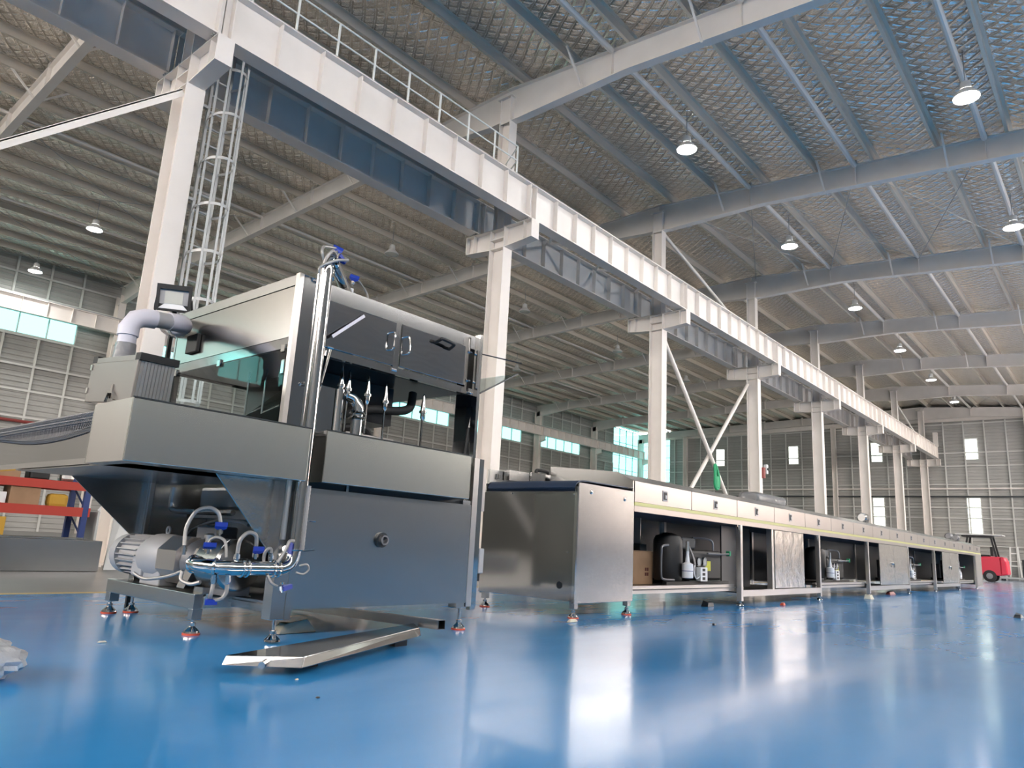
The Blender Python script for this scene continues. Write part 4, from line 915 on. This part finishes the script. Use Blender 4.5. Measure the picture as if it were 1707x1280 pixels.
for x, y in ((5.93, 4.19), (6.90, 4.19), (5.93, 5.34)):
    ob('leg', MB().box(x - 0.03, x + 0.03, y - 0.03, y + 0.03, 0.09, 0.16), brushed_h, HD)
    foot(HD, x, y, 0.1)

T = thing('cooling_tunnel', 'long stainless cooling tunnel with latched covers and open base bays', 'machine', (18.5, 4.8, 0))
TX0_, TP, TN = 6.96, 1.366, 17
TXE = TX0_ + TP * TN
for i in range(TN):
    a = TX0_ + TP * i; b = a + TP
    c = ob('cover_panel', MB().box(a + 0.006, b - 0.006, TY0, TY0 + 0.012, 1.19, 1.418), cover_st, T, bev=0.003)
    xm = (a + b) / 2
    q = ob('latch_plate', MB().box(xm - 0.055, xm + 0.055, TY0 - 0.006, TY0, 1.245, 1.365), cast, c)
    ob('latch_recess', MB().box(xm - 0.04, xm + 0.04, TY0 - 0.009, TY0 - 0.006, 1.262, 1.348), black, c)
    ob('latch_tongue', MB().box(xm - 0.01, xm + 0.022, TY0 - 0.016, TY0 - 0.008, 1.275, 1.315), cast, c)
    ob('roof_sheet', MB().prism([(a + 0.004, TY0, 1.42), (a + 0.004, 4.42, 1.52), (a + 0.004, 5.2, 1.52), (a + 0.004, TY1, 1.44), (a + 0.004, TY1, 1.425), (a + 0.004, 5.2, 1.505), (a + 0.004, 4.42, 1.505), (a + 0.004, TY0 + 0.01, 1.41)], (TP - 0.008, 0, 0)), brushed_h, T)
    ob('back_cover', MB().box(a + 0.006, b - 0.006, TY1 - 0.012, TY1, 1.1, 1.42), satin, T)
ob('film_edge', MB().box(TX0_, TXE, TY0 - 0.006, TY0 + 0.02, 1.150, 1.188), film_y, T)
ob('long_rail', MB().box(TX0_, TXE, TY0, TY0 + 0.06, 1.085, 1.15), cover_st, T)
ob('tunnel_floor', MB().box(TX0_, TXE, TY0 + 0.06, TY1, 1.10, 1.14), beltm, T)
PX = [9.83, 13.12, 16.14, 19.55, 22.55, 25.95, 29.1]
for x in PX:
    ob('leg', MB().box(x - 0.035, x + 0.035, TY0, TY0 + 0.07, 0.07, 1.085), satin, T, bev=0.004)
    ob('leg', MB().box(x - 0.035, x + 0.035, TY1 - 0.07, TY1, 0.07, 1.10), satin, T)
    foot(T, x, TY0 + 0.035, 0.08, False)
    ob('gusset', MB().prism([(x - 0.035, TY0 + 0.02, 1.085), (x - 0.10, TY0 + 0.02, 1.085), (x - 0.035, TY0 + 0.02, 1.0)], (0, 0.01, 0)), polish, T)
bays = [TX0_ + 0.02] + PX + [TXE]
for i in range(8):
    a, b = bays[i] + 0.035, bays[i + 1] - 0.035
    zr = 0.2 if i % 2 == 0 else 0.13
    ob('lower_rail', MB().box(a, b, TY0 + (0.1 if i % 2 == 0 else 0.0), TY0 + (0.16 if i % 2 == 0 else 0.06), zr, zr + 0.085), satin, T)
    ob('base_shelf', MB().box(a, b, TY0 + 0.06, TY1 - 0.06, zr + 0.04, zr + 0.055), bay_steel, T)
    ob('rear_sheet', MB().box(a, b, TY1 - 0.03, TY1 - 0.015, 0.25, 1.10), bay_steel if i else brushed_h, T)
ob('divider_sheet', MB().box(8.72, 8.735, 5.1, TY1 - 0.03, 0.26, 1.1), satin, T)
def bay_door(a, b, m=film, knob=True):
    d = ob('bay_door', MB().box(a, b, TY0 + 0.012, TY0 + 0.03, 0.225, 1.08), m, T, bev=0.004)
    if knob:
        ob('door_latch', MB().lathe((b - 0.12, TY0 + 0.012, 0.68), (0, -1, 0), [(0, 0.03), (0.012, 0.03), (0.03, 0.012)], 10), polish, d, True)
        ob('latch_key', MB().box(b - 0.125, b - 0.115, TY0 - 0.03, TY0 - 0.01, 0.6, 0.7), polish, d)
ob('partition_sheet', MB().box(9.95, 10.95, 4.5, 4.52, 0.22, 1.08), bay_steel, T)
ob('partition_post', MB().box(10.98, 11.06, TY0 + 0.02, TY0 + 0.1, 0.2, 1.085), satin, T)
bay_door(11.08, 12.35, film, False)
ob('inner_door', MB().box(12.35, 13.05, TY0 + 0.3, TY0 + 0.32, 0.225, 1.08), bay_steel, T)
bay_door(17.0, 18.2); bay_door(18.21, 19.5, film, False); bay_door(23.6, 24.75); bay_door(24.76, 25.9, film, False)
ob('end_sheet', MB().box(29.14, TXE + 0.02, TY0 - 0.004, TY0 + 0.012, 0.12, 1.19), satin, T)
ob('end_sheet', MB().box(TXE, TXE + 0.02, TY0, TY1, 0.12, 1.42), satin, T)
# things standing on the tunnel roof
t = thing('wrapped_bundle', 'dark parts bundle wrapped in clear film lying on the tunnel roof', 'bundle', (12.2, 4.75, 1.52))
ob('core', MB().box(11.55, 12.75, 4.6, 4.9, 1.522, 1.68), dark, t, bev=0.05)
ob('film', MB().box(11.5, 12.8, 4.57, 4.93, 1.521, 1.70), wrap, t, bev=0.06)
for i, (x, n) in enumerate(((17.6, 'middle'), (27.4, 'far part'), (28.6, 'far end'))):
    t = thing('small_fan_motor', 'small dark fan motor on the tunnel roof, ' + n, 'motor', (x, 4.6, 1.52), 'motors on the tunnel roof')
    ob('body', MB().lathe((x - 0.15, 4.6, 1.64), (1, 0, 0), [(0, 0.08), (0.03, 0.11), (0.24, 0.11), (0.3, 0.07)], 14), cast_d if i else brushed_h, t, True)
    ob('mount', MB().box(x - 0.1, x + 0.1, 4.52, 4.68, 1.52, 1.56), dark, t)

# compressor sets inside the open bays
def compressor(x, n):
    y = 4.72
    z = 0.255
    t = thing('condensing_unit', 'black compressor set with gauges in the %s open tunnel bay' % n, 'compressor', (x, y, z), 'compressor sets in the tunnel base')
    ob('base_rail', MB().box(x - 0.85, x + 0.95, 4.42, 4.48, z, z + 0.06), black, t)
    ob('base_rail', MB().box(x - 0.85, x + 0.95, 5.02, 5.08, z, z + 0.06), black, t)
    ob('compressor_body', MB().lathe((x - 0.45, 4.62, z + 0.06), (0, 0, 1), [(0, 0.17), (0.04, 0.19), (0.5, 0.19), (0.56, 0.16), (0.6, 0.05)], 20), black, t, True)
    ob('condenser', MB().box(x - 0.8, x - 0.64, 4.82, 5.05, z + 0.06, z + 0.5), dark, t, bev=0.01)
    ob('motor_block', MB().box(x - 0.15, x + 0.9, 4.5, 5.0, z + 0.06, z + 0.46), black, t, bev=0.04)
    r = ob('receiver_bottle', MB().lathe((x - 0.42, 4.36, z + 0.1), (0, 0, 1), [(0, 0.03), (0.01, 0.07), (0.18, 0.07), (0.2, 0.03), (0.3, 0.018), (0.34, 0.018)], 16), white_l, t, True)
    ob('bottle_stripe', MB().lathe((x - 0.42, 4.36, z + 0.19), (0, 0, 1), [(0, 0.0712), (0.008, 0.0712)], 16, False), blue_p, r, True)
    ob('brass_valve', MB().cyl((x - 0.42, 4.36, z + 0.44), (x - 0.42, 4.36, z + 0.56), 0.022, 10), satin, t, True)
    for i, dx in enumerate((0.0, 0.17)):
        g = ob('pressure_gauge', MB().lathe((x + 0.04 + dx, 4.45, z + 0.31), (0, -1, 0), [(0, 0.062), (0.03, 0.062), (0.03, 0.054), (0.02, 0.052)], 18), polish, t, True)
        ob('gauge_dial', MB().lathe((x + 0.04 + dx, 4.432, z + 0.31), (0, -1, 0), [(0, 0.05), (0.003, 0.05)], 16), cast, g, True)
    cbx = ob('switch_box', MB().box(x, x + 0.2, 4.38, 4.45, z + 0.06, z + 0.24), white_l, t, bev=0.006)
    for i in range(3): ob('switch', MB().box(x + 0.05, x + 0.12, 4.375, 4.38, z + 0.08 + i * 0.055, z + 0.115 + i * 0.055), black, cbx)
    ob('warning_label', MB().box(x + 0.36, x + 0.53, 4.492, 4.498, z + 0.19, z + 0.32), yel_l, t)
    ob('name_label', MB().box(x + 0.0, x + 0.28, 4.60, 4.61, z + 0.5, z + 0.58), white_l, t)
    ob('cylinder_head', MB().box(x - 0.2, x + 0.2, 4.55, 4.9, z + 0.46, z + 0.62), dark, t, bev=0.03)
    for pts in ([(x - 0.85, 4.4, z + 0.5), (x - 1.0, 4.4, z + 0.48), (x - 1.02, 4.4, z + 0.4), (x - 1.02, 4.4, z + 0.14), (x - 0.95, 4.4, z + 0.09), (x - 0.7, 4.4, z + 0.08)],
                [(x + 0.2, 4.6, z + 0.62), (x + 0.5, 4.55, z + 0.62), (x + 0.6, 4.5, z + 0.58), (x + 0.62, 4.5, z + 0.46)], [(x - 0.1, 4.5, z + 0.5), (x - 0.1, 4.42, z + 0.3), (x - 0.12, 4.42, z + 0.12)],
                [(x + 0.35, 4.45, z + 0.42), (x + 0.7, 4.42, z + 0.42), (x + 0.95, 4.42, z + 0.43)]):
        ob('copper_line', MB().tube(smooth(pts, 5), 0.014, 6), cast_d, t, True)
    ob('white_lead', MB().tube(smooth([(x, 4.4, z + 0.12), (x - 0.14, 4.38, z + 0.1), (x - 0.2, 4.38, z + 0.2), (x - 0.14, 4.4, z + 0.26)], 5), 0.008, 6), white_l, t, True)
    ob('green_plug', MB().box(x + 0.95, x + 1.0, 4.4, 4.46, z + 0.40, z + 0.47), green_l, t, bev=0.01)
    return t
cu = compressor(9.05, 'first')
for x, n in ((14.75, 'second'), (21.1, 'third'), (27.6, 'fourth')): dup(cu, (x, 4.72, 0.255), 'black compressor set with gauges in the %s open tunnel bay' % n)
t = thing('cardboard_box', 'brown cardboard box standing in the first open tunnel bay', 'box', (8.2, 4.95, 0.255))
ob('carton', MB().box(7.92, 8.5, 4.78, 5.2, 0.256, 0.66), card, t, bev=0.006)
ob('flap', MB().box(7.92, 8.5, 4.77, 5.0, 0.662, 0.668), card, t)
for i, (u, v) in enumerate(((0, 0), (0.05, 0.0), (0.0, -0.06), (0.05, -0.06))): ob('stamp_mark', MB().box(8.3 + u, 8.335 + u, 4.777, 4.78, 0.42 + v, 0.46 + v), ink, t)

# green strap bundle hanging on the braces
t = thing('lifting_sling', 'bright green lifting sling hung on the crossed braces', 'sling', (25.85, 11.8, 3.1))
ob('loop', MB().tube(smooth([(25.78, 11.9, 3.92), (25.70, 11.85, 3.6), (25.68, 11.85, 3.25), (25.78, 11.85, 3.08), (25.95, 11.85, 3.1), (26.02, 11.85, 3.3), (25.98, 11.85, 3.6), (25.88, 11.9, 3.95)], 5, True), 0.055, 8, True), green_l, t, True)
ob('wrap', MB().box(25.74, 25.98, 11.8, 11.9, 3.1, 3.55), green_l, t, bev=0.04)

# ------------------------------------------------------------------ loose steel under and beside the coating machine
t = thing('steel_channel', 'flat stainless channel lying askew on the floor before the machine', 'steel channel', (2.7, 3.5, 0))
A, B_, C_, D_ = (2.16, 3.09), (1.89, 3.35), (3.40, 3.60), (3.54, 3.83)
ob('sheet', MB().hexa([(A[0], A[1], 0.04), (C_[0], C_[1], 0.055), (D_[0], D_[1], 0.055), (B_[0], B_[1], 0.04), (A[0] + .02, A[1] + .02, 0.09), (C_[0], C_[1] + .02, 0.105), (D_[0], D_[1], 0.105), (B_[0] + .02, B_[1], 0.085)]), hoodst, t, bev=0.004)
ob('spigot', MB().cyl((2.02, 3.18, 0.068), (1.96, 3.12, 0.067), 0.016, 10), polish, t, True)
ob('rest_block', MB().box(2.3, 2.4, 3.3, 3.4, 0, 0.045), dark, t); ob('rest_block', MB().box(3.2, 3.3, 3.62, 3.7, 0, 0.055), dark, t)
t = thing('square_tube', 'hollow square steel tube lying on the channel under the machine', 'steel tube', (3.7, 4.3, 0))
def hollow(p, q, w):
    p, q = Vector(p), Vector(q); d = (q - p).normalized(); a = d.cross(Vector((0, 0, 1))).normalized(); b = a.cross(d)
    mb = MB(); o_ = [(-1, -1), (1, -1), (1, 1), (-1, 1)]; S = []
    for r in (w / 2, w / 2 - 0.004):
        for e in (p, q): S.append([e + a * x * r + b * y * r for x, y in o_])
    mb.loft([S[0], S[1], S[3], S[2], S[0]], cap=False); return mb
ob('tube', hollow((3.56, 3.58, 0.12), (3.78, 5.6, 0.045), 0.06), brushed_h, t)
t = thing('plastic_bag', 'crumpled clear plastic bag on the blue floor at the picture edge', 'bag', (0.98, 3.72, 0))
mb = MB(); nu, nv = 24, 14
for j in range(nv + 1):
    for i in range(nu):
        a, b = 2 * math.pi * i / nu, math.pi * j / nv
        d = Vector((math.cos(a) * math.sin(b), math.sin(a) * math.sin(b), math.cos(b)))
        r = 1 + 0.35 * noise.noise(d * 2.3) + 0.12 * noise.noise(d * 7)
        mb.v.append(Vector((1.04 + d.x * 0.15 * r, 3.78 + d.y * 0.22 * r, max(0.003, 0.07 + d.z * 0.08 * r))))
for j in range(nv):
    for i in range(nu): mb.f.append((j * nu + i, j * nu + (i + 1) % nu, (j + 1) * nu + (i + 1) % nu, (j + 1) * nu + i))
ob('film', mb, bagm, t, True)
for i, (x, y, sx_, sy_, m, lab) in enumerate(((1.81, 4.53, 0.05, 0.02, paper, 'tan wood splinter on the floor near the pump stand'), (1.965, 2.675, 0.022, 0.014, dark, 'small dark nut lying on the open blue floor'),
        (6.9, 3.2, 0.06, 0.03, dark, 'dark scrap on the floor before the tunnel head'), (13.3, 1.42, 0.25, 0.1, dark, 'black block on the blue floor by the picture edge'),
        (9.2, 4.35, 0.2, 0.12, dark, 'dark rag under the first tunnel leg'), (10.9, 4.0, 0.07, 0.06, pad_m, 'small red cap under the tunnel'), (3.0, 4.45, 0.25, 0.12, paper, 'pale cardboard scrap on the floor under the machine'),
        (15.2, 3.95, 0.25, 0.12, paper, 'pale crumpled packaging under the second compressor bay'), (18.3, 4.3, 0.4, 0.1, pipe_red, 'dark red tool case under the tunnel doors'), (5.65, 4.0, 0.12, 0.04, paper, 'torn paper strip by the foot of the tunnel head'), (2.11, 3.05, 0.02, 0.012, paper, 'tiny pale chip beside the steel channel'))):
    mb = MB(); h_ = min(sx_, sy_) * 0.6
    k_ = [1 + 0.3 * random.uniform(-1, 1) for _ in range(8)]
    mb.hexa([(x - sx_ / 2 * k_[0], y - sy_ / 2 * k_[1], 0.001), (x + sx_ / 2 * k_[2], y - sy_ / 2 * k_[3], 0.001), (x + sx_ / 2 * k_[4], y + sy_ / 2, 0.001), (x - sx_ / 2, y + sy_ / 2 * k_[5], 0.001),
             (x - sx_ / 3, y - sy_ / 3 * k_[6], h_ * k_[1]), (x + sx_ / 3 * k_[7], y - sy_ / 3, h_ * k_[2]), (x + sx_ / 3, y + sy_ / 3, h_ * k_[3]), (x - sx_ / 3, y + sy_ / 3, h_ * k_[4])])
    ob('floor_scrap', mb, m, bev=0.004, label=lab, cat='scrap')

# ------------------------------------------------------------------ stainless trough on the floor and storage rack behind
t = thing('floor_trough', 'long low stainless trough on the grey floor before the storage rack', 'trough', (1.5, 10.9, 0))
ob('front_sheet', MB().box(-1.0, 4.03, 10.6, 10.62, 0.005, 0.40), brushed_h, t, bev=0.004)
ob('end_sheet', MB().box(4.01, 4.03, 10.62, 11.3, 0.005, 0.40), brushed_h, t)
ob('back_sheet', MB().box(-1.0, 4.03, 11.3, 11.32, 0.005, 0.42), brushed_h, t)
ob('bottom_sheet', MB().box(-1.0, 4.01, 10.62, 11.3, 0.005, 0.02), brushed_h, t)
ob('rolled_rim', MB().cyl((-1.0, 10.62, 0.41), (3.7, 10.62, 0.41), 0.02, 8), polish, t, True)
ob('leaning_panel', MB().hexa([(4.25, 11.0, 0.0), (5.1, 11.2, 0.0), (5.1, 11.23, 0.0), (4.25, 11.03, 0.0), (4.4, 11.25, 1.05), (4.6, 11.35, 1.05), (4.6, 11.38, 1.05), (4.4, 11.28, 1.05)]), galv, label='pale grey panel leaning behind the coating machine', cat='panel')
RY, RX0, RX1 = 18.0, 1.5, 6.25
K2 = thing('storage_rack', 'storage rack with red beams and blue uprights behind the trough', 'rack', (4, 18.4, 0))
for x in (RX0, RX1 + 0.1):
    for y in (RY, RY + 0.9): ob('upright', MB().box(x - 0.06, x + 0.06, y - 0.05, y + 0.05, 0, 2.2), blue_p, K2)
    for z in (0.3, 0.9, 1.5): ob('upright_brace', MB().bar((x, RY, z), (x, RY + 0.9, z + 0.5), 0.03, 0.03), blue_p, K2)
SH = [(0.72, 0.92), (1.29, 1.47), (0.1, 0.25)]
for z0, z1 in SH[:2] + [(2.0, 2.15)]:
    for y in (RY - 0.06, RY + 0.9): ob('beam', MB().box(RX0 + 0.06, RX1 + 0.04, y, y + 0.06, z0, z1), red, K2)
    ob('deck', MB().box(RX0 + 0.06, RX1 + 0.04, RY, RY + 0.9, z1 - 0.06, z1 - 0.03), galv, K2)
ob('deck', MB().box(RX0 + 0.06, RX1 + 0.04, RY, RY + 0.9, 0.1, 0.14), galv, K2)
ob('beam_end', MB().box(RX1 + 0.16, RX1 + 0.2, RY - 0.06, RY + 0.3, 0.72, 0.92), red, K2)
def item(name, lab, cat, b, m, bev=0.01, rnd=False):
    ob(name, MB().box(*b), m, bev=bev, label=lab, cat=cat)
z2, z1_, z0_ = 1.44, 0.89, 0.14
item('carton', 'brown carton on the upper rack shelf beside the white clamps', 'box', (4.1, 4.35, 18.0, 18.35, z2, z2 + 0.22), card)
item('carton', 'wide brown carton with pale sticker on the upper rack shelf', 'box', (4.42, 4.98, 18.0, 18.4, z2, z2 + 0.25), card)
item('metal_drum', 'small shiny metal drum at the end of the upper rack shelf', 'drum', (5.75, 6.05, 18.0, 18.3, z2, z2 + 0.28), satin, 0.09)
item('motor_part', 'black motor part on the upper rack shelf', 'motor', (5.15, 5.55, 18.0, 18.4, z2, z2 + 0.24), black, 0.06)
item('tool_box', 'black and white tool box on the upper rack shelf', 'toolbox', (3.6, 4.0, 18.0, 18.4, z2, z2 + 0.17), white_l, 0.03)
for i, x in enumerate((2.9, 3.15, 3.4)):
    ob('pipe_clamp', MB().ring((x, 18.0, z2 + 0.14), (0.3, 1, 0), 0.1, 0.03), white_l, sm=True, label='white pipe clamp on the upper rack shelf, %s of three' % ORD[i], cat='clamp', group='white pipe clamps')
item('carton', 'tall brown carton on the middle rack shelf', 'box', (4.85, 5.42, 18.0, 18.5, z1_, z1_ + 0.46), card)
item('carton', 'small white carton on the middle rack shelf', 'box', (4.5, 4.8, 18.0, 18.3, z1_, z1_ + 0.26), white_l)
item('red_package', 'pinkish red package on top of the tall brown carton', 'package', (5.0, 5.35, 18.1, 18.4, z1_ + 0.465, z1_ + 0.56), pad_m, 0.03)
item('yellow_bag', 'orange yellow packet on the middle rack shelf by the upright', 'packet', (5.6, 6.0, 18.0, 18.3, z1_, z1_ + 0.3), card_y, 0.08)
item('machine_part', 'dark machine part with cables on the middle rack shelf', 'machine part', (3.3, 4.3, 18.1, 18.5, z1_, z1_ + 0.18), dark, 0.03)
ob('steel_drum', MB().lathe((3.6, 18.5, z1_), (0, 0, 1), [(0, 0.3), (0.02, 0.36), (0.36, 0.42), (0.38, 0.4)], 24), mirror, sm=True, label='round mirror polished pot on the middle rack shelf', cat='pot')
item('carton', 'large open brown carton at floor level in the rack', 'box', (3.35, 4.0, 18.0, 18.6, z0_, z0_ + 0.52), card)
item('carton', 'orange yellow carton at floor level in the rack', 'box', (3.85, 4.85, 17.9, 18.0, z0_ + 0.05, z0_ + 0.5), card_y)
item('carton', 'worn reddish carton at the end of the rack floor', 'box', (2.4, 3.1, 18.0, 18.6, z0_, z0_ + 0.55), card)
ob('steel_dome', MB().lathe((4.1, 18.5, z0_), (0, 0, 1), [(0, 0.62), (0.3, 0.62), (0.5, 0.5), (0.56, 0.2), (0.57, 0.02)], 24), cast_d, sm=True, label='dark domed lid behind the open carton in the rack', cat='lid')
for i, (p_, q_) in enumerate((((6.62, 17.95, 0.875), (6.9, 17.95, 1.3)), ((6.62, 17.9, 0.875), (7.15, 17.9, 1.08)))):
    ob('white_strip', MB().bar(p_, q_, 0.02, 0.05, (0, 0, 1)), white_l, label='white plastic strip leaning at the rack end, %s of two' % ORD[i], cat='strip', group='white strips at the rack')
item('spare_crate', 'grey steel crate of spare parts beyond the rack upright', 'crate', (6.6, 7.3, 17.9, 18.6, 0.0, 0.85), galv)

# ------------------------------------------------------------------ forklift and platform scale at the far end
FX = 47.0
Fk = thing('forklift', 'red forklift with pale roof parked beyond the end of the tunnel', 'forklift', (FX, 6.3, 0))
ob('body', MB().prism([(FX, 5.55, 0.35), (FX, 7.5, 0.35), (FX, 7.5, 0.95), (FX, 6.7, 1.0), (FX, 6.4, 1.32), (FX, 5.62, 1.34)], (1.15, 0, 0)), fork_red, Fk, bev=0.05)
ob('counterweight', MB().prism([(FX - 0.04, 5.28, 0.42), (FX - 0.04, 5.6, 0.36), (FX - 0.04, 5.6, 1.34), (FX - 0.04, 5.42, 1.32), (FX - 0.04, 5.33, 1.1)], (1.23, 0, 0)), fork_red, Fk, bev=0.06)
for x in (FX - 0.06, FX + 1.0):
    for y, r in ((6.12, 0.31), (7.35, 0.36)):
        w_ = ob('wheel', MB().lathe((x, y, r), (1, 0, 0), [(0, r * 0.6), (0.02, r * 0.95), (0.05, r), (0.18, r), (0.21, r * 0.95), (0.22, r * 0.6)], 22), rubber, Fk, True)
        ob('rim', MB().lathe((x - 0.012, y, r), (1, 0, 0), [(0, r * 0.18), (0.012, r * 0.5), (0.02, r * 0.52)], 16), cast_d, w_, True)
for x in (FX + 0.05, FX + 1.0):
    ob('roof_post', MB().bar((x, 5.75, 1.3), (x, 5.95, 2.42), 0.07, 0.09), black, Fk)
    ob('roof_post', MB().bar((x, 7.3, 0.95), (x, 7.0, 2.42), 0.07, 0.09), black, Fk)
    ob('mast_rail', MB().box(x, x + 0.08, 7.6, 7.75, 0.1, 2.3), black, Fk)
ob('roof', MB().box(FX - 0.02, FX + 1.15, 5.4, 7.6, 2.44, 2.5), fork_w, Fk, bev=0.02)
ob('roof_bar', MB().box(FX, FX + 1.1, 5.9, 7.3, 2.34, 2.42), black, Fk)
ob('seat', MB().box(FX + 0.3, FX + 0.85, 6.1, 6.5, 1.3, 1.42), black, Fk, bev=0.04)
ob('seat_back', MB().box(FX + 0.3, FX + 0.85, 5.9, 6.05, 1.36, 1.85), black, Fk, bev=0.04)
ob('steering_wheel', MB().ring((FX + 0.55, 6.95, 1.5), (0, -0.5, 1), 0.17, 0.02), black, Fk, True)
for x in (FX + 0.25, FX + 0.8): ob('fork', MB().box(x, x + 0.12, 7.75, 8.8, 0.06, 0.11), dark, Fk)
Sx = 57.0
Ps = thing('platform_scale', 'white framed platform scale standing beyond the forklift', 'scale', (Sx, 6.0, 0))
ob('platform', MB().box(Sx - 0.5, Sx + 0.9, 5.0, 6.9, 0.12, 0.24), galv, Ps, bev=0.02)
for y in (5.2, 6.7): ob('runner', MB().box(Sx - 0.5, Sx + 0.9, y - 0.05, y + 0.05, 0, 0.12), dark, Ps)
for y in (5.85, 6.25): ob('upright', MB().bar((Sx + 0.6, y + (0.1 if y > 6 else -0.1), 0.24), (Sx + 0.6, y, 2.15), 0.08, 0.08), fork_w, Ps)
for z in (0.9, 1.7): ob('crossbar', MB().box(Sx + 0.57, Sx + 0.63, 5.8, 6.3, z, z + 0.07), fork_w, Ps)
item('metal_crate', 'greenish grey crate standing by the far wall beyond the forklift', 'crate', (60.5, 61.8, 6.9, 8.3, 0, 1.6), galv, 0.03)
item('dark_crate', 'dark crate by the far wall beside the platform scale', 'crate', (60.8, 62, 4.6, 6.0, 0, 1.4), dark, 0.03)
